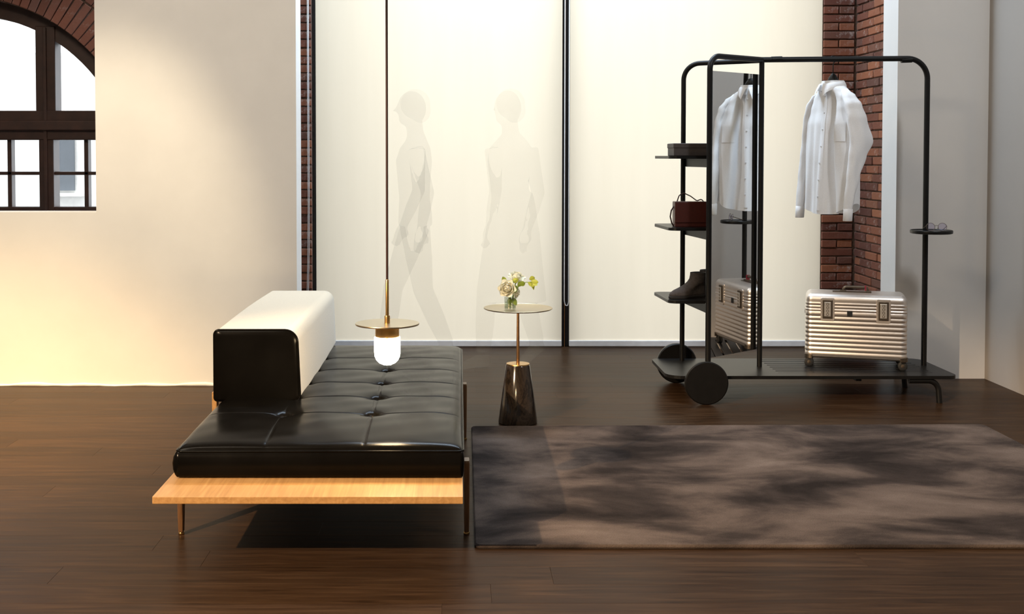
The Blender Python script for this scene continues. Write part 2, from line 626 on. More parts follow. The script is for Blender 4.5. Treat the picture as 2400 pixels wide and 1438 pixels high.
# ragged white skirting lip at the foot of the left partition
bm = bmesh.new()
rings = []
for i in range(60):
    x = -6.2 + (6.2 - 0.95) * i / 59
    h = 0.016 + 0.006 * math.sin(i * 1.7) + 0.004 * math.sin(i * 0.61 + 1)
    d = 0.010 + 0.004 * math.sin(i * 2.3)
    rings.append([(x, YL0 + 0.002, 0.0), (x, YL0 - d, 0.0), (x, YL0 - d * 0.6, h * 0.7), (x, YL0 + 0.002, h)])
loft(bm, rings)
struct(obj('baseboard_left', bm, 'plaster', smooth=True))

# brick window wall
YB = 8.115
wbk = bmesh.new()
T = 8.55
AX, AZ, AR = -3.5, 1.20, 1.265
WB = 0.86
add_box(wbk, -6.2, AX - AR, YB, T, 0, CEIL)
add_box(wbk, AX + AR, -1.032, YB, T, 0, CEIL)
add_box(wbk, AX - AR, AX + AR, YB, T, 0, WB)
N = 40
for i in range(N):
    a0 = math.pi * i / N
    a1 = math.pi * (i + 1) / N
    x0, z0 = AX + AR * math.cos(a0), AZ + AR * math.sin(a0)
    x1, z1 = AX + AR * math.cos(a1), AZ + AR * math.sin(a1)
    v = [wbk.verts.new(p) for p in ((x0, YB, z0), (x0, YB, CEIL), (x1, YB, CEIL), (x1, YB, z1), (x0, T, z0), (x0, T, CEIL), (x1, T, CEIL), (x1, T, z1))]
    wbk.faces.new((v[0], v[3], v[2], v[1])); wbk.faces.new((v[4], v[5], v[6], v[7])); wbk.faces.new((v[0], v[4], v[7], v[3])); wbk.faces.new((v[1], v[2], v[6], v[5]))
add_box(wbk, -1.032, 2.553, YB, T, 3.3, CEIL)
add_box(wbk, 2.553, 3.2, YB, T, 0, CEIL)
add_box(wbk, 2.80, 3.2, 7.2, YB, 0, CEIL)
wall_back = struct(obj('wall_back', wbk, 'mortar'))


def brick_mesh(w, d, h, name='brick', mat='brick'):
    bm = box(-w / 2, w / 2, -d / 2, d / 2, -h / 2, h / 2, 0.0035, 1)
    for v in bm.verts:
        v.co += Vector((random.uniform(-1, 1), random.uniform(-1, 1), random.uniform(-1, 1))) * 0.0013
    bmesh.ops.recalc_face_normals(bm, faces=bm.faces[:])
    me = bpy.data.meshes.new(name)
    bm.to_mesh(me); bm.free()
    me.materials.append(M[mat])
    return me


CH = 0.0585
BL, BH, BD = 0.215, 0.0495, 0.05
full = [brick_mesh(BL, BD, BH) for _ in range(4)]
head = [brick_mesh(0.102, BD, BH) for _ in range(4)]


def put_brick(me, loc, rz=0.0, sx=1.0):
    o = obj('brick', me, None, wall_back)
    o.location = loc
    o.rotation_euler = (random.uniform(-0.006, 0.006), random.uniform(-0.008, 0.008), rz)
    o.scale = (sx, 1, 1)
    return o


rows = int(2.78 / CH)
for k in range(rows):
    z = (k + 0.5) * CH
    jt = lambda: random.uniform(-0.0035, 0.0035)
    # pier left of the blinds: right edge at x = -1.035
    if k % 2:
        put_brick(random.choice(full), (-1.035 - BL / 2, 8.124 + jt(), z))
    else:
        put_brick(random.choice(head), (-1.035 - 0.051, 8.124 + jt(), z))
        put_brick(random.choice(full), (-1.035 - 0.102 - 0.009 - BL / 2, 8.124 + jt(), z))
    # face right of the blinds: x 2.556 .. 2.79
    if k % 2:
        put_brick(random.choice(full), (2.558 + BL / 2, 8.124 + jt(), z))
    else:
        put_brick(random.choice(head), (2.558 + 0.051, 8.124 + jt(), z))
        put_brick(random.choice(head), (2.558 + 0.102 + 0.009 + 0.051, 8.124 + jt(), z))
    # return face looking left at x = 2.787, y 7.45 .. 8.1
    yy = 8.098
    seq = [full, full, head, full] if k % 2 else [head, full, full, head]
    for grp in seq:
        L = BL if grp is full else 0.102
        put_brick(random.choice(grp), (2.811 + jt(), yy - L / 2, z), R(90))
        yy -= L + 0.009
# arch rings over the left window
vous = [brick_mesh(0.055, BD, 0.235, 'brick', 'arch_brick') for _ in range(4)]
for ring in range(2):
    r0 = AR + 0.004 + ring * 0.247
    n = int((r0 + 0.1) * R(86) / 0.064)
    for i in range(n):
        a = R(22) + R(86) * (i + 0.5) / n
        o = obj('brick', random.choice(vous), None, wall_back)
        rm = r0 + 0.1175
        o.location = (AX + rm * math.cos(a), 8.12 + random.uniform(-0.004, 0.004), AZ + rm * math.sin(a))
        o.rotation_euler = (0, math.pi / 2 - a + random.uniform(-0.01, 0.01), 0)

# arched window, dark brown wood
WX0, WX1, WZ0 = AX - AR, AX + AR, WB
win = bpy.data.objects.new('window_1', None)
COL.objects.link(win)
win.location = (AX, 8.3, WB)
win['kind'] = 'structure'
win['label'] = 'arched dark brown wooden window seen through the cut-out in the white wall'
WL = (AX, 8.3, WB)
FY0, FY1 = 8.24, 8.36


def wpart(name, bm, mat='window_wood'):
    return obj(name, shift(bm, WL), mat, win)


bm = bmesh.new()
ra, rb = AR + 0.01, AR - 0.115
pr = [[], [], [], []]
path = []
NA = 48
rings = []
for i in range(NA + 1):
    a = math.pi * i / NA
    ca, sa = math.cos(a), math.sin(a)
    rings.append([(AX + ra * ca, FY0, AZ + ra * sa), (AX + rb * ca, FY0, AZ + rb * sa), (AX + rb * ca, FY1, AZ + rb * sa), (AX + ra * ca, FY1, AZ + ra * sa)])
loft(bm, rings)
wpart('arch_frame', bm)
for s in (-1, 1):
    x0, x1 = sorted((AX + s * (AR + 0.01), AX + s * (AR - 0.115)))
    wpart('jamb', box(x0, x1, FY0, FY1, WB, AZ))
wpart('bottom_rail', box(AX - AR, AX + AR, FY0, FY1, WB, 0.985))
wpart('transom', box(AX - AR + 0.05, AX + AR - 0.05, FY0 - 0.02, FY1, 1.464, 1.672, 0.006))
wpart('transom_moulding', box(AX - AR + 0.05, AX + AR - 0.05, FY0 - 0.05, FY0 - 0.02, 1.53, 1.60, 0.008))
for s in (-1, 1):
    cxm = AX + s * 0.555
    top = AZ + math.sqrt(rb ** 2 - 0.485 ** 2) + 0.03
    wpart('mullion', box(cxm - 0.07, cxm + 0.07, FY0 - 0.012, FY1, 1.66, top, 0.006))
    wpart('mullion', box(cxm - 0.052, cxm + 0.052, FY0 - 0.012, FY1, 0.9, 1.48, 0.006))
    wpart('mullion_bead', box(cxm - 0.012, cxm + 0.012, FY0 - 0.03, FY0 - 0.01, 0.9, top - 0.01, 0.004))
# casement stiles and muntins of the lower lights
for xm in (AX - 0.28, AX, AX + 0.28, AX + 0.83, AX - 0.83):
    wpart('muntin', box(xm - 0.015, xm + 0.015, FY0 + 0.02, FY1 - 0.03, 0.97, 1.47, 0.003))
for x0, x1 in ((AX - 1.16, AX - 0.6), (AX - 0.51, AX + 0.51), (AX + 0.6, AX + 1.16)):
    wpart('muntin', box(x0, x1, FY0 + 0.02, FY1 - 0.03, 1.213, 1.237, 0.003))
# panes
GY = 8.31
for x0, x1 in ((AX - 1.16, AX - 0.6), (AX - 0.51, AX + 0.51), (AX + 0.6, AX + 1.16)):
    xs = {3: None}
    ms = [m for m in (AX - 0.83, AX - 0.28, AX, AX + 0.28, AX + 0.83) if x0 < m < x1]
    edges = [x0] + ms + [x1]
    for a, b in zip(edges, edges[1:]):
        for z0, z1 in ((0.98, 1.225), (1.225, 1.47)):
            wpart('pane', box(a + 0.004, b - 0.004, GY, GY + 0.004, z0, z1), 'pane')
for x0, x1 in ((AX - 1.1, AX - 0.6), (AX - 0.5, AX + 0.5), (AX + 0.6, AX + 1.1)):
    bm = bmesh.new()
    poly = [(x0, 1.66), (x1, 1.66)]
    for i in range(13):
        x = x1 + (x0 - x1) * i / 12
        poly.append((x, max(1.665, AZ + math.sqrt(max(0.0, (rb + 0.02) ** 2 - (x - AX) ** 2)))))
    loft(bm, [[(p[0], GY, p[1]) for p in poly], [(p[0], GY + 0.004, p[1]) for p in poly]])
    wpart('pane', bm, 'pane')

# neighbouring building across the street
nb = thing('neighbour_building', 'pale building across the street with one dull grey window, seen through the arched window', 'building', (-5.0, 14.0, -1.0))
NBL = (-5.0, 14.0, -1.0)
obj('facade', shift(box(-9, -4.2, 14.0, 14.5, -1, 2.6), NBL), 'facade', nb)
obj('ledge', shift(box(-4.95, -4.55, 13.85, 14.0, 0.86, 0.90, 0.005), NBL), 'facade', nb)
w_ = obj('window', shift(box(-4.90, -4.66, 13.96, 14.0, 0.93, 1.56, 0.004), NBL), 'outer_glass', nb)
obj('ledge', shift(box(-4.86, -4.66, 13.9, 14.0, 1.88, 1.91, 0.004), NBL), 'facade', nb)
# terrace outside the blinds
struct(obj('terrace', box(-12, 8, 8.56, 14.0, -1.1, -1.0), 'pavement'))

# window behind the blinds: dark metal frame, centre post
wf = bpy.data.objects.new('window_2', None)
COL.objects.link(wf)
wf.location = (0.75, 8.2, 0)
wf['kind'] = 'structure'
wf['label'] = 'tall dark metal window frame behind the two cream roller blinds'
WFL = (0.75, 8.2, 0)
obj('centre_post', shift(box(0.722, 0.784, 8.125, 8.24, 0, 3.3, 0.004), WFL), 'dark_frame', wf)
obj('centre_rail', shift(box(0.747, 0.751, 8.118, 8.126, 0, 3.3), WFL), 'rose_brass', wf)
obj('side_post', shift(box(-1.032, -1.0, 8.13, 8.26, 0, 3.3, 0.004), WFL), 'dark_frame', wf)
obj('side_post', shift(box(2.535, 2.553, 8.15, 8.26, 0, 3.3, 0.004), WFL), 'dark_frame', wf)
obj('head_rail', shift(box(-1.03, 2.55, 8.13, 8.26, 3.22, 3.3, 0.004), WFL), 'dark_frame', wf)
obj('sill', shift(box(-1.03, 2.55, 8.13, 8.30, -0.02, 0.012), WFL), 'dark_frame', wf)


def blind(x0, x1, label):
    t = thing('roller_blind', label, 'blind', ((x0 + x1) / 2, 8.105, 0.0), 0, 'cream roller blinds in front of the tall windows')
    L = t.location
    bm = bmesh.new()
    nx, nz = 40, 24
    rings = []
    for k in range(nz + 1):
        z = 0.045 + (3.2 - 0.045) * k / nz
        ring = []
        for i in range(nx + 1):
            u = i / nx
            x = x0 + (x1 - x0) * u
            yy = 8.105 + 0.0025 * math.sin(u * 9 + z * 0.7) - 0.004 * math.exp(-u / 0.03) - 0.004 * math.exp(-(1 - u) / 0.03)
            ring.append((x, yy, z))
        rings.append(ring)
    loft(bm, rings, closed=False)
    obj('fabric', shift(bm, L), 'blind', t, True)
    obj('hem_bar', shift(box(x0, x1, 8.092, 8.116, 0.006, 0.048, 0.004), L), 'hem_bar', t)
    bm = bmesh.new()
    pr = [(0.032, 0)]
    rings = [[(x, 8.118 + 0.032 * math.cos(a), 3.2 + 0.032 * math.sin(a)) for a in [2 * math.pi * i / 20 for i in range(20)]] for x in (x0, x1)]
    loft(bm, rings)
    obj('roller', shift(bm, L), 'hem_bar', t, True, 40)
    return t


b1 = blind(-1.003, 0.727, 'cream roller blind behind the flower table, left of the dark centre post')
b2 = blind(0.780, 2.547, 'cream roller blind behind the black clothes rack, right of the dark centre post')
# pull chains
pts = [(0.757 + 0.004 * math.sin(i), 8.098, 3.2 - 2.88 * i / 30) for i in range(31)]
pts = fillet([(0.745, 8.1, 3.2), (0.745, 8.1, 0.33), (0.752, 8.099, 0.298), (0.768, 8.099, 0.29), (0.775, 8.1, 0.32), (0.775, 8.1, 3.2)], 0.008, 4)
tag(obj('pull_chain', shift(tube(pts, 0.0028, 6), (0, 0, 0)), 'chain', None, True), 'white looped pull chain hanging in front of the dark centre post', 'chain')
pts = [(-1.058, 8.086, 3.2), (-1.058, 8.086, 1.0), (-1.062, 8.086, 0.6), (-1.070, 8.086, 0.3), (-1.074, 8.086, 0.22), (-1.066, 8.086, 0.2), (-1.06, 8.086, 0.24), (-1.052, 8.086, 0.7), (-1.050, 8.086, 1.1), (-1.050, 8.086, 3.2)]
tag(obj('pull_chain', tube(pts, 0.0022, 6), 'chain', None, True), 'thin white pull chain hanging against the narrow brick strip', 'chain')

# ================================================================== RUG
tag(obj('rug', prism(round_poly([(0.055, 3.915), (2.62, 3.915), (2.615, 5.70), (0.062, 5.66)], 0.02, 4), 0.0005, 0.016, bevel=0.006), 'rug', None),
    'clouded brown and charcoal wool rug lying beside the black daybed', 'rug')

# ================================================================== DAYBED
BX0, BX1, BY0, BY1 = -0.98, 0.014, 3.65, 5.98
day = thing('daybed', 'black tufted leather daybed with a cream bolster back on an oak platform', 'daybed', (-0.48, 4.8, 0))
DL = (-0.48, 4.8, 0)
obj('platform', shift(box(BX0, BX1, BY0, BY1, 0.238, 0.262, 0.002, 2), DL), 'oak', day)
# underframe rails
obj('underframe', shift(box(BX0 + 0.12, BX1 - 0.06, 4.0, 5.55, 0.205, 0.238), DL), 'walnut', day)


def leg(xc, yc, sx, mat):
    # tapered blade: wide at the top, small round foot
    prof = []
    rings = []
    for z, hw, hd in ((0.012, 0.0085, 0.014), (0.06, 0.0095, 0.017), (0.2, 0.0105, 0.026), (0.262, 0.0105, 0.027), (0.270, 0.0085, 0.025)):
        rings.append([(xc + p[0], yc + p[1], z) for p in rrect(hw, hd, 0.004, 2)])
    bm = bmesh.new()
    loft(bm, rings)
    l = obj('leg', shift(bm, DL), mat, day)
    obj('glide', shift(lathe([(0.010, 0.0), (0.011, 0.004), (0.009, 0.012)], 16, xc, yc), DL), 'brass', l, True)


for xc in (BX0 - 0.0105, BX1 + 0.0145):
    for yc in (4.075, 5.45):
        leg(xc, yc, 1, 'walnut')

# tufted cushion
CX0, CX1, CY0, CY1 = -0.952, 0.013, 3.86, 5.92
ZB, ZP, ZT = 0.264, 0.354, 0.393
tx = (-0.652, -0.322)
ty = (4.275, 4.567, 4.855, 5.150, 5.445)


def top_z(x, y):
    dx = min(x - CX0, CX1 - x)
    dy = min(y - CY0, CY1 - y)
    def sm(d, q):
        t = max(0.0, min(1.0, d / q))
        return math.sqrt(max(0, 1 - (1 - t) ** 2))
    z = ZP + (ZT - ZP) * (0.35 * sm(dx, 0.03) + 0.65 * sm(dx, 0.12)) * (0.3 * sm(dy, 0.03) + 0.7 * sm(dy, 0.32))
    inner = min(1, dx / 0.05) * min(1, dy / 0.05)
    inner = max(0, inner)
    for a in tx:
        for b_ in ty:
            d2 = (x - a) ** 2 + (y - b_) ** 2
            z -= 0.040 * math.exp(-d2 / (2 * 0.0145 ** 2)) + 0.009 * math.exp(-d2 / (2 * 0.042 ** 2))
    g = 0
    for a in tx:
        g = max(g, math.exp(-((x - a) / 0.006) ** 2), 0.12 * math.exp(-((x - a) / 0.03) ** 2))
    for b_ in ty:
        g = max(g, math.exp(-((y - b_) / 0.006) ** 2), 0.12 * math.exp(-((y - b_) / 0.03) ** 2))
    z -= 0.0032 * g * inner
    # a few soft wrinkles
    z += 0.0012 * math.sin(x * 31 + y * 13) * inner * 0.6 + 0.0010 * math.sin(y * 41 - x * 17) * inner * 0.6
    return z


def axis(c0, c1, cuts, step):
    vals = []
    n = int((c1 - c0) / step)
    for i in range(n + 1):
        vals.append(c0 + (c1 - c0) * i / n)
    for c in cuts:
        vals += [c - 0.030, c - 0.024, c - 0.018, c - 0.013, c - 0.009, c - 0.0045, c, c + 0.0045, c + 0.009, c + 0.013, c + 0.018, c + 0.024, c + 0.030]
    for e in (0.004, 0.009):
        vals += [c0 + e, c1 - e]
    vals = sorted(vals)
    out = [vals[0]]
    for v in vals[1:]:
        if v - out[-1] > 0.0025:
            out.append(v)
    out[-1] = c1
    return out


bm = bmesh.new()
xs, ys = axis(CX0, CX1, tx, 0.0135), axis(CY0, CY1, ty, 0.0135)
grid = [[bm.verts.new((x, y, top_z(x, y))) for x in xs] for y in ys]
for j in range(len(ys) - 1):
    for i in range(len(xs) - 1):
        bm.faces.new((grid[j][i], grid[j][i + 1], grid[j + 1][i + 1], grid[j + 1][i]))
# sides: bulging boxing that tucks under
border = [grid[0][i] for i in range(len(xs))] + [grid[j][-1] for j in range(1, len(ys))] + [grid[-1][i] for i in range(len(xs) - 2, -1, -1)] + [grid[j][0] for j in range(len(ys) - 2, 0, -1)]
cxm, cym = (CX0 + CX1) / 2, (CY0 + CY1) / 2
prev = border
for t, out_ in ((0.06, 0.006), (0.2, 0.012), (0.45, 0.016), (0.7, 0.014), (0.88, 0.008), (0.97, 0.0), (1.0, -0.012)):
    ring = []
    for v in border:
        x, y = v.co.x, v.co.y
        ox = oy = 0
        if abs(x - CX0) < 1e-6: ox = -1
        if abs(x - CX1) < 1e-6: ox = 1
        if abs(y - CY0) < 1e-6: oy = -1
        if abs(y - CY1) < 1e-6: oy = 1
        k = 0.55 if ox and oy else 1
        if ox > 0: ox *= 0.4 if t < 1 else 1
        ring.append(bm.verts.new((x + ox * out_ * k, y + oy * out_ * k, ZP + (ZB - ZP) * t)))
    n = len(ring)
    for i in range(n):
        bm.faces.new((prev[i], prev[(i + 1) % n], ring[(i + 1) % n], ring[i]))
    prev = ring
bm.faces.new(prev)
cush = obj('seat_cushion', shift(bm, DL), 'leather', day, True)
rp = round_poly([(CX0 - 0.002, CY0 - 0.002), (CX1 + 0.002, CY0 - 0.002), (CX1 + 0.002, CY1 + 0.002), (CX0 - 0.002, CY1 + 0.002)], 0.02, 5)
obj('piping', shift(tube([(p[0], p[1], ZP - 0.001) for p in rp], 0.0045, 8, closed=True), DL), 'leather', cush, True)
# bolster
QX0, QX1, QY0, QY1, QZ0, QZ1 = -0.972, -0.632, 4.555, 5.94, 0.376, 0.657


def bol_section(ins, y, dz=0.0):
    # left top corner tight, right top corner soft, slight belly
    pl = round_poly([(QX0 + ins, QZ0 + ins * 0.4), (QX1 - ins, QZ0 + ins * 0.4), (QX1 - ins - 0.012, QZ1 - ins), (QX0 + ins, QZ1 - ins)], [0.012, 0.02, 0.05, 0.02], 7)
    return [(p[0], y, p[1]) for p in pl]


bm = bmesh.new()
nY = 14
rings = []
for i in range(nY + 1):
    u = i / nY
    y = QY0 + 0.012 + (QY1 - 0.03 - QY0 - 0.012) * u
    b = 0.006 * math.sin(math.pi * u)
    rings.append([(p[0] + (b if p[0] > -0.8 else -b * 0.3), p[1], p[2] + (b if p[2] > 0.5 else 0)) for p in bol_section(0.0, y)])
rings.append(bol_section(0.010, QY1 - 0.010))
rings.append(bol_section(0.03, QY1))
loft(bm, rings)
bol = obj('bolster', shift(bm, DL), 'bouclé', day, True, 50)
bm = bmesh.new()
loft(bm, [bol_section(0.020, QY0 - 0.003), bol_section(0.006, QY0), bol_section(-0.001, QY0 + 0.006), bol_section(-0.001, QY0 + 0.014)])
obj('end_panel', shift(bm, DL), 'leather', bol, True, 50)
obj('piping', shift(tube(bol_section(-0.001, QY0 + 0.008), 0.0045, 8, closed=True), DL), 'leather', bol, True)
# bracket that carries the bolster on its outer side
obj('back_bracket', shift(box(BX0 - 0.016, BX0 + 0.004, 4.62, 4.66, 0.24, 0.398, 0.003), DL), 'oak', day)
obj('back_bracket', shift(box(BX0 - 0.016, BX0 + 0.004, 5.80, 5.84, 0.24, 0.398, 0.003), DL), 'oak', day)

# ================================================================== PENDANT
PX, PY = -0.2522, 4.05
PL = (PX, PY, 0.6118)
pen = thing('pendant_lamp', 'lit brass pendant lamp with flat disc and opal glass hanging over the daybed', 'lamp', PL)
obj('glass_shade', shift(lathe([(0.0001, 0.6118), (0.0139, 0.6136), (0.0277, 0.6199), (0.0382, 0.6302), (0.0445, 0.6442), (0.0456, 0.6581), (0.0456, 0.7101), (0.0416, 0.7135)], 32, PX, PY), PL), 'bulb', pen, True)
obj('socket_cup', shift(lathe([(0.0347, 0.7124), (0.0422, 0.7124), (0.0422, 0.7506), (0.0347, 0.7529)], 40, PX, PY), PL), 'brass', pen, True, 40)
obj('disc', shift(lathe([(0.1117, 0.7553), (0.1127, 0.7570), (0.1127, 0.7594), (0.1117, 0.7610)], 72, PX, PY), PL), 'smoked_brass', pen, True, 40)
obj('collar', shift(lathe([(0.0098, 0.7598), (0.0098, 0.7853), (0.0088, 0.7877)], 20, PX, PY), PL), 'brass', pen, True, 40)
obj('stem', shift(lathe([(0.0060, 0.7853), (0.0060, 0.9126), (0.0047, 0.9149)], 20, PX, PY), PL), 'brass', pen, True, 40)
obj('cable', shift(lathe([(0.0042, 0.9126), (0.0042, CEIL - 0.03)], 10, PX, PY), PL), 'strap', pen, True, 40)
obj('ceiling_rose', shift(lathe([(0.0578, CEIL - 0.035), (0.0637, CEIL - 0.03), (0.0637, CEIL)], 32, PX, PY), PL), 'brass', pen, True, 40)

# ================================================================== SIDE TABLE
TX, TY = 0.300, 5.80
tb = thing('side_table', 'small brass-topped side table with a dark marble cone base', 'table', (TX, TY, 0))
TL = (TX, TY, 0)
obj('cone_base', shift(lathe([(0.092, 0.0), (0.0985, 0.004), (0.0985, 0.012), (0.061, 0.292), (0.058, 0.296)], 64, TX, TY), TL), 'marble', tb, True, 30)
obj('base_cap', shift(lathe([(0.0575, 0.295), (0.0595, 0.297), (0.0585, 0.3015), (0.02, 0.3025)], 48, TX, TY), TL), 'brass', tb, True, 40)
obj('stem', shift(lathe([(0.0085, 0.30), (0.0075, 0.44), (0.0065, 0.576)], 20, TX, TY), TL), 'rose_brass', tb, True, 40)
obj('table_top', shift(lathe([(0.05, 0.5765), (0.168, 0.5775), (0.1735, 0.5805), (0.174, 0.583), (0.172, 0.5845), (0.168, 0.582)], 80, TX, TY), TL), 'smoked_brass', tb, True, 40)
TOPZ = 0.582

# vase and flowers
VX, VY = 0.258, 5.745
va = thing('vase', 'small clear glass tumbler vase holding white roses on the side table', 'vase', (VX, VY, TOPZ))
VL = (VX, VY, TOPZ)
obj('glass', shift(lathe([(0.027, TOPZ + 0.0005), (0.029, TOPZ + 0.004), (0.030, TOPZ + 0.062), (0.0285, TOPZ + 0.062), (0.0275, TOPZ + 0.008), (0.001, TOPZ + 0.007)], 32, VX, VY, cap=False), VL), 'vase', va, True, 40)
obj('water', shift(lathe([(0.026, TOPZ + 0.009), (0.0272, TOPZ + 0.036)], 28, VX, VY), VL), 'water', va, True, 40)


def petal_mesh(w, h, curl, name='petal'):
    bm = bmesh.new()
    nu, nv = 6, 6
    g = []
    for j in range(nv + 1):
        v = j / nv
        rowv = []
        for i in range(nu + 1):
            u = i / nu * 2 - 1
            ww = w * (0.35 + 0.65 * math.sin(min(1, v * 1.15) * math.pi / 2)) * math.sqrt(max(0.02, 1 - max(0, (v - 0.7) / 0.3) ** 2 * 0.75))
            x = u * ww
            y = -0.35 * w * (u * u) + curl * (v ** 2.4)
            z = h * v * (1 - 0.10 * u * u)
            rowv.append(bm.verts.new((x, -y, z)))
        g.append(rowv)
    for j in range(nv):
        for i in range(nu):
            bm.faces.new((g[j][i], g[j][i + 1], g[j + 1][i + 1], g[j + 1][i]))
    me = bpy.data.meshes.new(name)
    bm.to_mesh(me); bm.free()
    for p in me.polygons:
        p.use_smooth = True
    me.materials.append(M['petal'])
    return me


def rose(loc, aim, size, label, stem_to):
    t = thing('rose', label, 'flower', loc, 0, 'white roses in the vase')
    q = Vector(aim).normalized().to_track_quat('Z', 'Y')
    t.rotation_mode = 'QUATERNION'
    t.rotation_quaternion = q
    s = size
    layers = [(4, 0.26, 0.42, 0.86, -0.16, 0), (5, 0.36, 0.55, 0.86, -0.12, 6), (5, 0.44, 0.66, 0.84, -0.04, 14), (6, 0.52, 0.74, 0.78, 0.08, 28), (6, 0.56, 0.80, 0.72, 0.22, 46)]
    for li, (n, rad, w, h, curl, tilt) in enumerate(layers):
        me = petal_mesh(w * s * 0.62, h * s * 1.15, curl * s)
        for k in range(n):
            a = 2 * math.pi * (k + 0.37 * li) / n + random.uniform(-0.12, 0.12)
            o = obj('petal', me, None, t)
            m = Matrix.Rotation(a, 4, 'Z') @ Matrix.Translation((0, -rad * s * 0.55, -0.35 * s)) @ Matrix.Rotation(R(tilt * 0.75 + random.uniform(-4, 4)), 4, 'X')
            o.matrix_local = m
    # core bud, calyx, stem
    obj('bud', lathe([(0.05 * s, -0.3 * s), (0.26 * s, -0.1 * s), (0.31 * s, 0.25 * s), (0.24 * s, 0.47 * s), (0.10 * s, 0.57 * s), (0.01 * s, 0.55 * s)], 18), 'petal', t, True)
    obj('calyx', lathe([(0.04 * s, -0.55 * s), (0.2 * s, -0.42 * s), (0.3 * s, -0.28 * s), (0.16 * s, -0.25 * s)], 14), 'leaf', t, True)
    inv = q.to_matrix().inverted()
    a = inv @ (Vector(stem_to) - Vector(loc))
    obj('stem', tube([Vector((0, 0, -0.45 * s)), Vector((0, 0, -0.9 * s)) * 0.6 + a * 0.4, a], 0.0028, 8), 'stem', t, True)
    return t


rose((0.243, 5.71, 0.690), (-0.30, -0.85, 0.30), 0.052, 'open ivory rose facing forward, lowest in the vase', (0.252, 5.742, 0.592))
rose((0.288, 5.750, 0.737), (0.10, -0.35, 0.90), 0.050, 'ivory rose highest in the bouquet, seen from the side', (0.264, 5.747, 0.592))
rose((0.283, 5.735, 0.668), (0.85, -0.35, -0.1), 0.034, 'small ivory rosebud low on the right above the vase rim', (0.262, 5.742, 0.600))


def leaf_mesh(w, h, mat):
    bm = bmesh.new()
    g = []
    for j in range(7):
        v = j / 6
        ww = w * math.sin(math.pi * min(0.98, v * 0.92 + 0.05)) ** 0.8
        g.append([bm.verts.new((u * ww, 0.25 * ww * abs(u) - 0.25 * h * v * v, h * v)) for u in (-1, -0.5, 0, 0.5, 1)])
    for j in range(6):
        for i in range(4):
            bm.faces.new((g[j][i], g[j][i + 1], g[j + 1][i + 1], g[j + 1][i]))
    me = bpy.data.meshes.new('leaf')
    bm.to_mesh(me); bm.free()
    for p in me.polygons:
        p.use_smooth = True
    me.materials.append(M[mat])
    return me


sp = thing('foliage_sprig', 'lime green leafy sprig leaning out to the right of the roses', 'foliage', (0.262, 5.75, 0.594))
SL = Vector((0.262, 5.75, 0.594))
spine = [Vector(p) - SL for p in ((0.262, 5.75, 0.594), (0.272, 5.748, 0.655), (0.300, 5.735, 0.700), (0.335, 5.72, 0.722), (0.372, 5.71, 0.722))]
obj('stem', tube(spine, 0.002, 6), 'stem', sp, True)
lm = leaf_mesh(0.012, 0.038, 'leaf_light')
ld = leaf_mesh(0.013, 0.040, 'leaf')
for me, p, rot in ((lm, (0.368, 5.712, 0.735), (20, 150, 10)), (lm, (0.372, 5.71, 0.724), (-15, 175, 40)), (lm, (0.352, 5.715, 0.735), (30, 60, 0)), (lm, (0.345, 5.71, 0.722), (10, 120, 20)),
                   (lm, (0.360, 5.705, 0.728), (15, 95, 0)), (ld, (0.295, 5.715, 0.700), (20, 35, 10)), (ld, (0.300, 5.705, 0.712), (10, 75, -20)), (ld, (0.290, 5.710, 0.705), (10, -150, 10)),
                   (lm, (0.265, 5.715, 0.722), (10, 60, 0)), (lm, (0.235, 5.735, 0.715), (5, -25, 0)), (ld, (0.252, 5.725, 0.644), (0, 170, 0)), (ld, (0.272, 5.722, 0.644), (0, 160, 20)), (ld, (0.262, 5.735, 0.640), (10, 190, 60))):
    o = obj('leaf', me, None, sp)
    o.location = Vector(p) - SL
    o.rotation_euler = tuple(R(a) for a in rot)

# ================================================================== CLOTHES RACK
RK = (1.95, 6.53, 0)
rk = thing('clothes_rack', 'black steel valet clothes rack on two disc wheels with shelves and mirror', 'rack', RK)
PR = 0.0155
F_ = (1.362, 6.262); B_ = (1.312, 6.735); C_ = (1.716, 6.54); D_ = (2.672, 6.585)
ZB_ = 0.150
TZ = 1.893


def rpart(name, bm, mat='black_metal', parent=None, smooth=True, sharp=40):
    return obj(name, shift(bm, RK), mat, parent or rk, smooth, sharp)


rpart('front_post', tube(fillet([(F_[0], F_[1], 0.10), (F_[0], F_[1], TZ), (C_[0], C_[1], TZ)], 0.075, 10), PR))
rpart('rear_post', tube(fillet([(B_[0], B_[1], 0.10), (B_[0], B_[1], TZ - 0.008), (C_[0], C_[1], TZ - 0.004)], 0.095, 10), PR * 0.92))
rpart('middle_post', tube([(C_[0], C_[1], ZB_ - 0.01), (C_[0], C_[1], TZ)], PR * 0.95))
rpart('hanging_rail', tube(fillet([(C_[0] - 0.01, C_[1], TZ), (D_[0], D_[1], TZ + 0.012), (D_[0], D_[1], ZB_ - 0.01)], 0.115, 14), PR))
for x, yv in ((1.80, 6.542), (2.55, 6.58)):
    rpart('rail_sleeve', tube([(x - 0.03, yv, TZ + 0.002), (x + 0.03, yv, TZ + 0.004)], PR * 1.08))
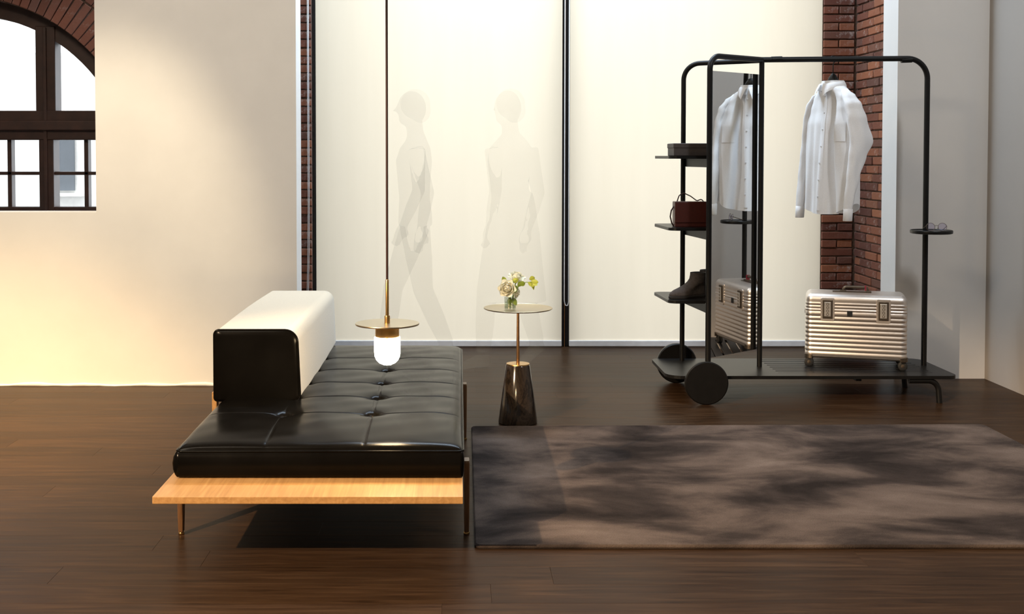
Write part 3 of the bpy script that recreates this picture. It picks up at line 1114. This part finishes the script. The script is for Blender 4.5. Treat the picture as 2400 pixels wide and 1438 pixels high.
# base board with slatted field
bx0, bx1, by0, by1 = 1.14, 2.73, 6.255, 6.80
sx0, sx1, sy0, sy1 = 1.77, 2.625, 6.345, 6.765
bm = bmesh.new()
prism(round_poly([(bx0, by0), (sx0, by0), (sx0, by1), (bx0, by1)], [0.09, 0, 0, 0.05], 8), ZB_ - 0.018, ZB_, bm)
prism(round_poly([(sx1, by0), (bx1, by0), (bx1, by1), (sx1, by1)], [0, 0.05, 0.07, 0], 8), ZB_ - 0.018, ZB_, bm)
add_box(bm, sx0, sx1, by0, sy0, ZB_ - 0.018, ZB_)
add_box(bm, sx0, sx1, sy1, by1, ZB_ - 0.018, ZB_)
bd = rpart('base_board', bm, 'black_board', None, False, None)
nsl = 7
pitch = (sy1 - sy0) / nsl
slat_me = None
for i in range(nsl):
    yc = sy0 + pitch * (i + 0.5)
    if slat_me is None:
        sl = obj('slat', box(-(sx1 - sx0) / 2 - 0.002, (sx1 - sx0) / 2 + 0.002, -pitch * 0.40, pitch * 0.40, -0.007, 0.007, 0.002, 1), 'black_board', bd)
        slat_me = sl.data
    else:
        sl = obj('slat', slat_me, None, bd)
    sl.location = ((sx0 + sx1) / 2 - RK[0], yc - RK[1], ZB_ - 0.0075)
# under-frame bar so the slats have a carrier
rpart('crossbar', box(2.18, 2.21, by0 + 0.03, by1 - 0.03, ZB_ - 0.034, ZB_ - 0.016), 'black_metal', None, False)
# wheels and axle


def wheel(x, y, r):
    bm = bmesh.new()
    prof = [(r * 0.2, -0.016), (r - 0.006, -0.016), (r, -0.010), (r, 0.010), (r - 0.006, 0.016), (r * 0.2, 0.016)]
    rings = [[(x + a * math.cos(t), y + yy, r + a * math.sin(t)) for t in [2 * math.pi * i / 64 for i in range(64)]] for a, yy in prof]
    loft(bm, rings)
    return rpart('wheel', bm, 'black_board')


wheel(1.345, 6.222, 0.118)
wheel(1.298, 6.825, 0.118)
rpart('axle', tube([(1.33, 6.235, 0.118), (1.305, 6.81, 0.118)], 0.012))
# right bent-tube feet
for yf, xf in ((6.275, 2.625), (6.70, 2.60)):
    rpart('foot', tube(fillet([(xf - 0.16, yf, ZB_ - 0.030), (xf, yf, ZB_ - 0.030), (xf + 0.006, yf - 0.01, 0.0)], 0.055, 8), 0.0155))
# shelves
for k, z in enumerate((1.345, 0.948, 0.545)):
    poly = round_poly([(1.165, 6.345), (1.395, 6.345), (1.52, 6.47), (1.52, 6.77), (1.145, 6.77)], [0.05, 0.02, 0.02, 0.02, 0.04], 6)
    s_ = rpart('shelf', prism(poly, z - 0.011, z + 0.005), 'black_board', None, False, None)
    bm = bmesh.new()
    v0 = Vector((B_[0] + 0.012, B_[1] - 0.01)); v1 = Vector((F_[0] + 0.004, F_[1] + 0.01))
    nrm = Vector((-(v1 - v0).y, (v1 - v0).x)).normalized() * 0.0025
    pl = [v0 + nrm, v1 + nrm, v1 - nrm, v0 - nrm]
    prism([(p.x, p.y) for p in pl], z - 0.058, z - 0.011, bm)
    rpart('shelf_bracket', bm, 'black_metal', s_, False, None)
# tilted full-length mirror between front and middle post
m0 = Vector((1.371, 6.274)); m1 = Vector((1.712, 6.570))
dv = (m1 - m0).normalized(); nv = Vector((dv.y, -dv.x))


def slab(a, b, n0, n1, z0, z1):
    bm = bmesh.new()
    pl = [a + nv * n0, b + nv * n0, b + nv * n1, a + nv * n1]
    prism([(p.x, p.y) for p in pl], z0, z1, bm)
    return bm


mir = rpart('mirror', slab(m0, m1, 0.0, 0.004, 0.246, 1.812), 'mirror', None, False, None)
rpart('mirror_backing', slab(m0, m1, -0.006, -0.0002, 0.248, 1.810), 'black_board', mir, False, None)
# round tray on the right post
rpart('tray', lathe([(0.105, 0.908), (0.1135, 0.911), (0.1145, 0.918), (0.1145, 0.926), (0.112, 0.929), (0.109, 0.924), (0.02, 0.924)], 64, 2.690, 6.545), 'black_board')

# things on the shelves
bx = thing('storage_box', 'dark charcoal lidded box on the topmost shelf of the clothes rack', 'box', (1.30, 6.50, 1.35))
BXL = (1.30, 6.50, 1.35)
obj('box_body', shift(box(1.197, 1.405, 6.41, 6.60, 1.35, 1.398, 0.003), BXL), 'box', bx)
obj('lid', shift(box(1.194, 1.408, 6.407, 6.603, 1.393, 1.420, 0.004), BXL), 'box', bx)

hb = thing('handbag', 'burgundy leather box handbag on the middle shelf of the clothes rack', 'handbag', (1.30, 6.45, 0.953))
HBL = (1.30, 6.45, 0.953)
obj('bag_body', shift(box(1.205, 1.385, 6.41, 6.49, 0.953, 1.092, 0.004, 3), HBL), 'bag', hb)
obj('flap', shift(box(1.2035, 1.3865, 6.404, 6.4115, 0.978, 1.094, 0.003, 2), HBL), 'bag', hb)
obj('flap_top', shift(box(1.2035, 1.3865, 6.404, 6.475, 1.090, 1.0955, 0.002, 2), HBL), 'bag', hb)
pts = fillet([(1.222, 6.45, 1.090), (1.235, 6.45, 1.128), (1.262, 6.46, 1.142), (1.30, 6.46, 1.125), (1.335, 6.45, 1.098), (1.36, 6.45, 1.108), (1.374, 6.45, 1.092)], 0.012, 4)
obj('strap', shift(tube(pts, 0.0032, 6), HBL), 'strap', hb, True)
pts = fillet([(1.207, 6.45, 1.07), (1.192, 6.45, 1.045), (1.186, 6.45, 1.01), (1.195, 6.45, 0.972), (1.207, 6.45, 0.957)], 0.012, 4)
obj('side_strap', shift(tube(pts, 0.0038, 6), HBL), 'strap', hb, True)


def boot(loc, rz, label):
    t = thing('ankle_boot', label, 'boot', loc, rz, 'pair of suede ankle boots on the lowest shelf')
    # toe points to local -X, heel at +X
    def ring(z, xa, xb, w, toe=1.0, n=28):
        out = []
        xm, L = (xa + xb) / 2, (xb - xa) / 2
        for i in range(n):
            a = 2 * math.pi * i / n
            c, s = math.cos(a), math.sin(a)
            x = xm + L * math.copysign(abs(c) ** 0.85, c)
            u = (x - xa) / (xb - xa)
            ww = w * (0.72 + 0.40 * math.exp(-((u - 0.30) / 0.22) ** 2) + 0.10 * math.exp(-((u - 0.92) / 0.15) ** 2)) if toe else w
            out.append((x, ww * math.copysign(abs(s) ** 0.8, s), z))
        return out
    bm = bmesh.new()
    loft(bm, [ring(0.012, -0.135, 0.115, 0.038), ring(0.022, -0.137, 0.117, 0.041), ring(0.034, -0.130, 0.117, 0.041), ring(0.046, -0.108, 0.115, 0.040), ring(0.058, -0.072, 0.112, 0.039),
              ring(0.072, -0.036, 0.108, 0.038), ring(0.088, -0.006, 0.105, 0.037, 0), ring(0.105, 0.010, 0.104, 0.036, 0), ring(0.128, 0.016, 0.106, 0.036, 0), ring(0.140, 0.017, 0.107, 0.0365, 0)], True, False)
    obj('upper', bm, 'suede', t, True)
    bm = bmesh.new()
    loft(bm, [ring(0.140, 0.017, 0.107, 0.0365, 0), ring(0.1415, 0.020, 0.104, 0.034, 0), ring(0.11, 0.020, 0.100, 0.032, 0)], False, True)
    obj('collar_lining', bm, 'sole', t, True)
    bm = bmesh.new()
    loft(bm, [ring(0.0, -0.134, 0.118, 0.040), ring(0.003, -0.139, 0.120, 0.043), ring(0.013, -0.140, 0.120, 0.0435), ring(0.015, -0.136, 0.117, 0.040)])
    obj('sole', bm, 'sole', t, True, 40)
    obj('heel_tab', box(0.104, 0.111, -0.009, 0.009, 0.085, 0.138, 0.002), 'suede', t)
    return t


boot((1.303, 6.490, 0.550), R(27), 'taupe suede ankle boot with the toe pointing left on the lowest shelf')
boot((1.387, 6.632, 0.550), R(27), 'second taupe suede ankle boot standing behind the rack post, heel just showing')

# glasses on the tray
gl = thing('eyeglasses', 'round wire eyeglasses with violet-coated lenses lying on the round tray', 'eyeglasses', (2.70, 6.50, 0.9245))
for s in (-1, 1):
    c = (s * 0.032, 0, 0.024)
    ringp = [(c[0] + 0.0235 * math.cos(a), 0.004 * math.sin(a), c[2] + 0.0225 * math.sin(a)) for a in [2 * math.pi * i / 32 for i in range(32)]]
    rm_ = obj('rim', tube(ringp, 0.0012, 6, closed=True), 'alu_dark', gl, True)
    bm = bmesh.new()
    bm.faces.new([bm.verts.new(p) for p in [(c[0] + 0.0228 * math.cos(a), 0.004 * math.sin(a), c[2] + 0.0218 * math.sin(a)) for a in [2 * math.pi * i / 32 for i in range(32)]]])
    obj('lens', bm, 'lens', rm_)
    obj('temple', tube(fillet([(s * 0.056, 0, 0.030), (s * 0.058, 0.06, 0.012), (s * 0.05, 0.085, 0.002)], 0.02, 4), 0.0014, 6), 'alu_dark', gl, True)
    obj('nose_pad', tube([(s * 0.009, 0, 0.022), (s * 0.008, 0.006, 0.014)], 0.0016, 6), 'alu_dark', gl, True)
obj('bridge', tube([(-0.0095, 0, 0.029), (-0.004, 0, 0.033), (0.004, 0, 0.033), (0.0095, 0, 0.029)], 0.0012, 6), 'alu_dark', gl, True)
gl.rotation_euler = (0, 0, R(-8))

# ================================================================== SUITCASE
SW, SD = 0.545, 0.27
sc_ = thing('suitcase', 'ribbed champagne aluminium pilot suitcase on castors standing on the rack base', 'suitcase', (2.276, 6.588, 0.150), R(-17.0))


def case_ring(z, grow, r=0.034):
    return [(p[0], p[1], z) for p in rrect(SW / 2 + grow, SD / 2 + grow, r + grow, 6)]


def ribbed(z0, z1, n, amp):
    out = []
    for k in range(n):
        a = z0 + (z1 - z0) * k / n
        h = (z1 - z0) / n
        for t, g in ((0.0, -amp), (0.10, -amp), (0.22, -0.2 * amp), (0.42, 0.6 * amp), (0.58, 0.6 * amp), (0.82, -0.1 * amp), (0.93, -amp)):
            out.append((a + h * t, g))
    out.append((z1, -amp))
    return out


bm = bmesh.new()
rr = [case_ring(0.052, -0.03), case_ring(0.054, -0.010), case_ring(0.062, -0.003)]
rr += [case_ring(z, g) for z, g in ribbed(0.066, 0.292, 9, 0.0017)]
rr += [case_ring(0.294, 0.0), case_ring(0.318, 0.001), case_ring(0.320, -0.001)]
loft(bm, rr)
shell = obj('lower_shell', bm, 'alu', sc_, True, 60)
bm = bmesh.new()
rr = [case_ring(0.321, -0.001), case_ring(0.323, 0.002), case_ring(0.331, 0.002), case_ring(0.333, -0.0005)]
rr += [case_ring(z, g) for z, g in ribbed(0.335, 0.372, 2, 0.0014)]
for k in range(9):
    a = math.pi / 2 * k / 8
    rr.append(case_ring(0.384 + 0.034 * math.sin(a), -0.034 * (1 - math.cos(a)), 0.036))
rr.append(case_ring(0.4195, -0.08, 0.085))
loft(bm, rr)
lid = obj('lid', bm, 'alu', sc_, True, 60)
# corner posts
for sx in (-1, 1):
    for sy in (-1, 1):
        cx, cy = sx * (SW / 2 - 0.034), sy * (SD / 2 - 0.034)
        bm = bmesh.new()
        a0 = math.atan2(sy, sx)
        rings = []
        for z in (0.05, 0.072):
            rings.append([(cx + (0.040) * math.cos(a0 + t), cy + 0.040 * math.sin(a0 + t), z) for t in [R(-50 + 100 * i / 10) for i in range(11)]] + [(cx + 0.03 * math.cos(a0 + t), cy + 0.03 * math.sin(a0 + t), z) for t in [R(50 - 100 * i / 10) for i in range(11)]])
        loft(bm, rings)
        obj('corner_cap', bm, 'alu_dark', sc_, True, 40)
        # castor: fork and wheel
        wx, wy = sx * (SW / 2 - 0.022), sy * (SD / 2 - 0.028)
        fk = obj('castor', box(wx - 0.017, wx + 0.017, wy - 0.013, wy + 0.013, 0.034, 0.056, 0.004), 'black_rubber', sc_)
        for off in (-0.0085, 0.0085):
            bm = bmesh.new()
            rings = [[(wx + r_ * math.cos(t), wy + off + yy, 0.0255 + r_ * math.sin(t)) for t in [2 * math.pi * i / 28 for i in range(28)]] for r_, yy in ((0.010, -0.0065), (0.022, -0.0065), (0.0255, -0.004), (0.0255, 0.004), (0.022, 0.0065), (0.010, 0.0065))]
            loft(bm, rings)
            wl = obj('castor_wheel', bm, 'black_rubber', fk, True, 40)
        bm = bmesh.new()
        rings = [[(wx + r_ * math.cos(t), wy + sy * yy, 0.0255 + r_ * math.sin(t)) for t in [2 * math.pi * i / 20 for i in range(20)]] for r_, yy in ((0.010, 0.014), (0.010, 0.0158), (0.004, 0.0165))]
        loft(bm, rings)
        obj('hub', bm, 'alu_dark', fk, True, 40)
# latches on the front face (local -Y)
yf = -SD / 2
for lx in (-0.153, 0.145):
    pl = obj('latch', box(lx - 0.027, lx + 0.027, yf - 0.010, yf + 0.003, 0.280, 0.386, 0.003), 'alu_dark', sc_)
    pp = obj('latch_plate', box(lx - 0.018, lx + 0.018, yf - 0.014, yf - 0.0095, 0.292, 0.374, 0.002), 'alu_plate', pl)
    for k in range(4):
        z = 0.304 + k * 0.0195
        bm = bmesh.new()
        rings = [[(lx + r_ * math.cos(t), yf - 0.0145 - d_, z + r_ * math.sin(t)) for t in [2 * math.pi * i / 16 for i in range(16)]] for r_, d_ in ((0.0075, -0.001), (0.0075, 0.001), (0.0055, 0.001), (0.005, -0.0006))]
        loft(bm, rings, False, True)
        obj('dimple', bm, 'alu_dark', pl, True, 40)
    bm = bmesh.new()
    loft(bm, [[(p[0] + lx, yf - 0.004, p[1] + 0.331) for p in rrect(0.037, 0.064, 0.008, 3)], [(p[0] + lx, yf + 0.002, p[1] + 0.331) for p in rrect(0.039, 0.066, 0.008, 3)]])
    obj('latch_surround', bm, 'alu', sc_)
bg = obj('badge', box(-0.048, -0.020, yf - 0.006, yf + 0.002, 0.296, 0.328, 0.002), 'black_rubber', sc_)
# handle plate, handle, ribbon
obj('handle_plate', box(-0.125, 0.085, -0.035, 0.03, 0.4185, 0.4225, 0.0015), 'alu_dark', sc_)
hd = obj('handle', tube(fillet([(-0.065, 0, 0.420), (-0.062, 0, 0.448), (0.062, 0, 0.448), (0.065, 0, 0.420)], 0.016, 6), 0.0085, 10), 'alu_dark', sc_, True)
for s in (-1, 1):
    obj('handle_mount', box(s * 0.068 - 0.018, s * 0.068 + 0.018, -0.016, 0.016, 0.4185, 0.430, 0.003), 'alu_dark', sc_)
obj('ribbon', box(0.050, 0.058, -0.011, 0.011, 0.428, 0.458, 0.001), 'red', sc_)
# side ribs show; a carry strap plate on each end
for s in (-1, 1):
    x = s * (SW / 2)
    obj('end_plate', box(min(x, x + s * 0.004), max(x, x + s * 0.004), -0.055, 0.055, 0.296, 0.316, 0.001), 'alu_dark', sc_)

# ================================================================== SHIRT ON HANGER
HX, HY = 2.126, 6.560
ROT = R(-69)
hg = thing('coat_hanger', 'black coat hanger hooked over the rack rail inside the white shirt', 'hanger', (HX, HY, 1.78), ROT)
pts = fillet([(-0.140, 0.0, -0.130), (-0.075, 0.0, -0.082), (0, 0.0, 0.036), (0.075, 0.0, -0.082), (0.140, 0.0, -0.130)], [0.1, 0.035, 0.1], 6)
bm = bmesh.new()
rings = []
for p in pts:
    f = 1 - abs(p.x) / 0.3
    rings.append([(p.x, p.y + 0.014 * math.cos(a), p.z + (0.013 + 0.022 * max(0, 1 - abs(p.x) / 0.09)) * math.sin(a)) for a in [2 * math.pi * i / 14 for i in range(14)]])
loft(bm, rings)
obj('shoulder_bar', bm, 'black_metal', hg, True)
hk = fillet([(0, 0, 0.05), (0, 0, 0.088), (0.012, 0.010, 0.098)], 0.01, 4)
arc = []
cz = 0.118
for i in range(15):
    a = R(-70 + 255 * i / 14)
    arc.append((0.0, -0.0 + 0.0185 * math.cos(a), cz + 0.0185 * math.sin(a)))
obj('hook', tube([(0, 0, 0.04), (0, 0, 0.085), (0, 0.004, 0.097)] + arc, 0.0028, 8), 'black_metal', hg, True)

sh = thing('shirt', 'white long-sleeved button-up shirt hanging from the rack rail', 'shirt', (HX, HY, 1.775), ROT)


def interp(tab, z):
    for (z0, *a), (z1, *b) in zip(tab, tab[1:]):
        if z <= z0 and z >= z1:
            t = (z0 - z) / (z0 - z1)
            t = t * t * (3 - 2 * t)
            return [p + (q - p) * t for p, q in zip(a, b)]
    return list(tab[-1][1:]) if z < tab[-1][0] else list(tab[0][1:])


body_tab = [(0.0, 0.060, 0.056), (-0.024, 0.066, 0.062), (-0.055, 0.104, 0.060), (-0.105, 0.152, 0.055), (-0.165, 0.182, 0.058), (-0.25, 0.196, 0.068), (-0.45, 0.200, 0.073), (-0.62, 0.202, 0.076), (-0.78, 0.202, 0.078)]
# local frame: x = along shoulders, -y = front of the shirt
NB_, NZ_ = 120, 60
rings = []
for k in range(NZ_ + 1):
    v = k / NZ_
    ring = []
    for i in range(NB_):
        a = 2 * math.pi * i / NB_
        c, s = math.cos(a), math.sin(a)
        # hem: front and back tails lower than the sides
        hem = -0.755 + 0.065 * (abs(c) ** 3)
        z = hem * v
        w, d = interp(body_tab, z)
        x = w * math.copysign(abs(c) ** 0.9, c)
        y = d * math.copysign(abs(s) ** 0.85, s)
        depth = min(1, max(0, (-z - 0.10) / 0.35))
        fold = 0.011 * math.sin(x * 42 + 0.8 + z * 2.2) + 0.006 * math.sin(x * 85 - z * 5 + 1.0)
        if s > 0:
            fold = 0.010 * math.sin(x * 36 + 2.0 + z * 1.5)
        y += fold * depth * (0.3 + 0.7 * abs(s))
        # deep vertical fold beside the placket
        if s < 0:
            y += (0.048 * math.exp(-((x - 0.050 - 0.05 * (-z)) / 0.022) ** 2)) * min(1, max(0, (-z - 0.06) / 0.08))
            y -= 0.012 * math.exp(-((x - 0.005) / 0.022) ** 2) * depth
        ring.append((x, y, z))
    rings.append(ring)
bm = bmesh.new()
loft(bm, rings, False, False)
body = obj('shirt_body', bm, 'shirt', sh, True)


def front_y(x, z, off):
    w, d = interp(body_tab, z)
    c = max(-1, min(1, x / w))
    s = -math.sqrt(max(0, 1 - min(1, abs(c) ** (1 / 0.9)) ** 2))
    y = d * -abs(s) ** 0.85
    depth = min(1, max(0, (-z - 0.10) / 0.35))
    y += (0.011 * math.sin(x * 42 + 0.8 + z * 2.2) + 0.006 * math.sin(x * 85 - z * 5 + 1.0)) * depth * (0.3 + 0.7 * abs(s))
    y += (0.048 * math.exp(-((x - 0.050 - 0.05 * (-z)) / 0.022) ** 2)) * min(1, max(0, (-z - 0.06) / 0.08))
    y -= 0.012 * math.exp(-((x - 0.005) / 0.022) ** 2) * depth
    return y - off


def front_strip(x0, x1, z0, z1, off, nx=5, nz=30):
    bm = bmesh.new()
    rings = []
    for k in range(nz + 1):
        z = z0 + (z1 - z0) * k / nz
        rings.append([(x0 + (x1 - x0) * i / nx, front_y(x0 + (x1 - x0) * i / nx, z, off), z) for i in range(nx + 1)])
    loft(bm, rings, closed=False)
    return bm


plk = obj('placket', front_strip(-0.012, 0.020, -0.055, -0.735, 0.0022), 'shirt', sh, True)
for k in range(7):
    z = -0.085 - k * 0.095
    yb = front_y(0.004, z, 0.0035)
    bm = bmesh.new()
    loft(bm, [[(0.004 + r_ * math.cos(t), yb - d_, z + r_ * math.sin(t)) for t in [2 * math.pi * i / 12 for i in range(12)]] for r_, d_ in ((0.0052, 0), (0.0052, 0.0014), (0.004, 0.0018))])
    obj('button', bm, 'hem_bar', plk, True, 40)
obj('chest_pocket', front_strip(0.085, 0.165, -0.235, -0.345, 0.003, 6, 10), 'shirt', sh, True)
# yoke seam strip across the shoulders
# collar: stand + folded leaf
bm = bmesh.new()
rings = []
NC = 36
for k in range(4):
    z = -0.038 + 0.040 * k / 3
    ring = []
    for i in range(NC + 1):
        a = R(-90 + 6) + R(348) * i / NC
        ring.append(((0.060 - 0.002 * k) * math.cos(a), (0.058 - 0.002 * k) * math.sin(a) - 0.012 * (0.5 - 0.5 * math.sin(a)), z - 0.020 * (0.5 - 0.5 * math.sin(a))))
    rings.append(ring)
loft(bm, rings, closed=False)
obj('collar_stand', bm, 'shirt', sh, True)
bm = bmesh.new()
rings = []
for k in range(6):
    t = k / 5
    ring = []
    for i in range(NC + 1):
        u = i / NC
        a = R(-90 + 4) + R(352) * u
        fr = (0.5 - 0.5 * math.sin(a))            # 1 at the front, 0 at the back
        e = abs(u - 0.5) * 2                      # 1 at both points
        tip = max(0, (e - 0.72) / 0.28)
        rad = 0.0585 + 0.017 * math.sin(min(1, t * 1.2) * math.pi / 2)
        drop = t * (0.042 + 0.030 * tip ** 1.5)
        x = rad * math.cos(a) + math.copysign(1, math.cos(a)) * 0.030 * t * tip
        yv = rad * math.sin(a) - 0.014 * fr - 0.008 * t * tip
        z = 0.004 - 0.020 * fr - drop + 0.004 * math.sin(min(1, t * 3) * math.pi)
        ring.append((x, yv, z))
    rings.append(ring)
loft(bm, rings, closed=False)
obj('collar', bm, 'shirt', sh, True)


def sleeve(side):
    tab = [(-0.050, 0.092, 0.004, 0.022, 0.016), (-0.090, 0.134, 0.002, 0.044, 0.026), (-0.14, 0.166, 0.004, 0.056, 0.032), (-0.22, 0.190, 0.012, 0.064, 0.030), (-0.345, 0.208, 0.022, 0.070, 0.024), (-0.43, 0.210, -0.002, 0.056, 0.024), (-0.55, 0.210, -0.030, 0.040, 0.024), (-0.66, 0.209, -0.050, 0.031, 0.022), (-0.722, 0.208, -0.058, 0.026, 0.019)]
    bm = bmesh.new()
    rings = []
    n, m = 40, 44
    for k in range(m + 1):
        z = -0.050 - 0.672 * k / m
        sx, cy, hd_, hs = interp(tab, z)
        ring = []
        for i in range(n):
            a = 2 * math.pi * i / n
            c, s = math.cos(a), math.sin(a)
            f = 1 + 0.10 * math.sin(3 * a + z * 14 + side) * min(1, k / 8) + 0.07 * math.sin(5 * a - z * 21)
            # sharp crease at the back of the elbow
            el = math.exp(-((z + 0.345) / 0.09) ** 2) * max(0, c) ** 4 * 0.016
            ring.append((side * (sx + hs * f * s), cy + hd_ * c + el, z))
        rings.append(ring)
    loft(bm, rings, True, False)
    s_ = obj('sleeve', bm, 'shirt', sh, True)
    bm = bmesh.new()
    rings = []
    for z, g in ((-0.716, 0.9), (-0.718, 1.06), (-0.750, 1.06), (-0.783, 1.04), (-0.785, 0.98), (-0.765, 0.96)):
        cy = -0.057 - 0.05 * (-z - 0.716)
        rings.append([(side * (0.208 + 0.020 * g * math.sin(a)), cy + 0.026 * g * math.cos(a), z) for a in [2 * math.pi * i / 28 for i in range(28)]])
    loft(bm, rings, False, False)
    obj('cuff', bm, 'shirt', s_, True)


sleeve(1)
sleeve(-1)

# ================================================================== FAINT WALKING PEOPLE (see-through in the photograph)


def ellipsoid(bm, c, r, seg=18, rings=12):
    g = bmesh.ops.create_uvsphere(bm, u_segments=seg, v_segments=rings, radius=1.0)
    for v in g['verts']:
        v.co = Vector((c[0] + v.co.x * r[0], c[1] + v.co.y * r[1], c[2] + v.co.z * r[2]))


def fuse(o, voxel):
    rm = o.modifiers.new('fuse', 'REMESH')
    rm.mode = 'VOXEL'
    rm.voxel_size = voxel
    rm.use_smooth_shade = True
    sm_ = o.modifiers.new('smooth', 'SMOOTH')
    sm_.iterations = 3
    sm_.factor = 0.5


def hand(bm, wrist, down, fwd, side):
    """palm, four unequal curled fingers and a thumb, hanging from the wrist"""
    w, d, f = Vector(wrist), Vector(down).normalized(), Vector(fwd).normalized()
    s_ = d.cross(f).normalized()
    tube([w - d * 0.02, w + d * 0.04, w + d * 0.085], [0.026, 0.036, 0.034], 10, bm)
    for k, (o_, ln) in enumerate(((-0.027, 0.062), (-0.009, 0.074), (0.009, 0.070), (0.026, 0.054))):
        b0 = w + d * 0.08 + f * o_
        tube([b0, b0 + d * ln * 0.5 + s_ * side * 0.006, b0 + d * ln + s_ * side * 0.024], [0.0095, 0.009, 0.0075], 8, bm)
    t0 = w + d * 0.03 - f * 0.028
    tube([t0, t0 + d * 0.03 - f * 0.022, t0 + d * 0.062 - f * 0.026], [0.012, 0.011, 0.008], 8, bm)


def person(loc, rz, label, mats, stride, arm, coat):
    t = thing('person', label, 'person', loc, rz)
    # faces local -X
    bm = bmesh.new()
    rings = []
    for z, x, hx, hy in ((0.90, 0.0, 0.110, 0.165), (0.98, 0.0, 0.108, 0.160), (1.08, -0.005, 0.098, 0.140), (1.20, -0.008, 0.106, 0.152), (1.32, -0.008, 0.116, 0.172), (1.40, 0.0, 0.098, 0.175), (1.45, 0.008, 0.068, 0.125), (1.49, 0.006, 0.055, 0.066)):
        rings.append([(x + hx * math.cos(a), hy * math.sin(a), z) for a in [2 * math.pi * i / 24 for i in range(24)]])
    loft(bm, rings)
    tube([(0.006, 0, 1.45), (-0.008, 0, 1.58)], [0.056, 0.052], 14, bm)
    ellipsoid(bm, (-0.022, 0, 1.655), (0.094, 0.076, 0.112))
    ellipsoid(bm, (-0.050, 0, 1.590), (0.056, 0.052, 0.048))
    tube([(-0.108, 0, 1.672), (-0.132, 0, 1.640), (-0.106, 0, 1.632)], [0.010, 0.014, 0.010], 8, bm)
    for s_ in (-1, 1):
        ellipsoid(bm, (-0.005, s_ * 0.077, 1.645), (0.018, 0.010, 0.030), 10, 8)
        sw = arm * s_
        sh_ = Vector((0.005, s_ * 0.175, 1.395)); el = Vector((0.05 + 0.12 * sw, s_ * 0.225, 1.12)); wr = Vector((-0.02 + 0.22 * sw, s_ * 0.215, 0.89))
        tube([sh_, sh_ * 0.5 + el * 0.5, el, el * 0.5 + wr * 0.5, wr], [0.060, 0.050, 0.043, 0.039, 0.028], 12, bm)
        hand(bm, wr, wr - el, (-1, 0, 0), s_)
    for s_ in (-1, 1):
        st = stride * s_
        hp = Vector((0, s_ * 0.085, 0.90)); kn = Vector((-0.05 - 0.13 * st, s_ * 0.09, 0.49)) if s_ > 0 else Vector((-0.02 - 0.10 * st, s_ * 0.09, 0.49))
        an = Vector((-0.27 * st, s_ * 0.09, 0.10 if s_ > 0 else 0.155))
        tube([hp, hp * 0.5 + kn * 0.5, kn, kn * 0.45 + an * 0.55, an], [0.098, 0.084, 0.064, 0.060, 0.047], 14, bm)
        tip = 0.0 if s_ > 0 else 0.05
        tube([an + Vector((0.045, 0, -0.062 + tip * 0.8)), an + Vector((-0.02, 0, -0.056 + tip * 0.2)), an + Vector((-0.12, 0, -0.070 - tip)), an + Vector((-0.19, 0, -0.078 - tip))], [0.036, 0.044, 0.034, 0.020], 12, bm)
    if coat:
        rings = []
        for z, hx, hy in ((0.42, 0.215, 0.215), (0.62, 0.185, 0.200), (0.85, 0.150, 0.188), (1.05, 0.118, 0.160), (1.12, 0.100, 0.145)):
            rings.append([((hx + 0.012 * math.sin(5 * a)) * math.cos(a) + 0.02, hy * math.sin(a), z) for a in [2 * math.pi * i / 36 for i in range(36)]])
        loft(bm, rings)
    fuse(obj('body', bm, mats[0], t, True), 0.011)
    bm = bmesh.new()
    ellipsoid(bm, (0.002, 0, 1.682), (0.098, 0.086, 0.098))
    ellipsoid(bm, (0.035, 0, 1.640), (0.066, 0.078, 0.080))
    fuse(obj('hair', bm, mats[1], t, True), 0.011)
    return t


person((-0.28, 7.42, 0), 0.0, 'faint see-through walking person in grey beside the pendant cable', ('ghost_body', 'ghost_hair'), 0.75, -0.30, False)
person((0.33, 7.36, 0), R(38), 'faint see-through walking person in a sand-coloured coat behind the flower table', ('ghost_tan', 'ghost_hair'), 0.55, 0.12, True)
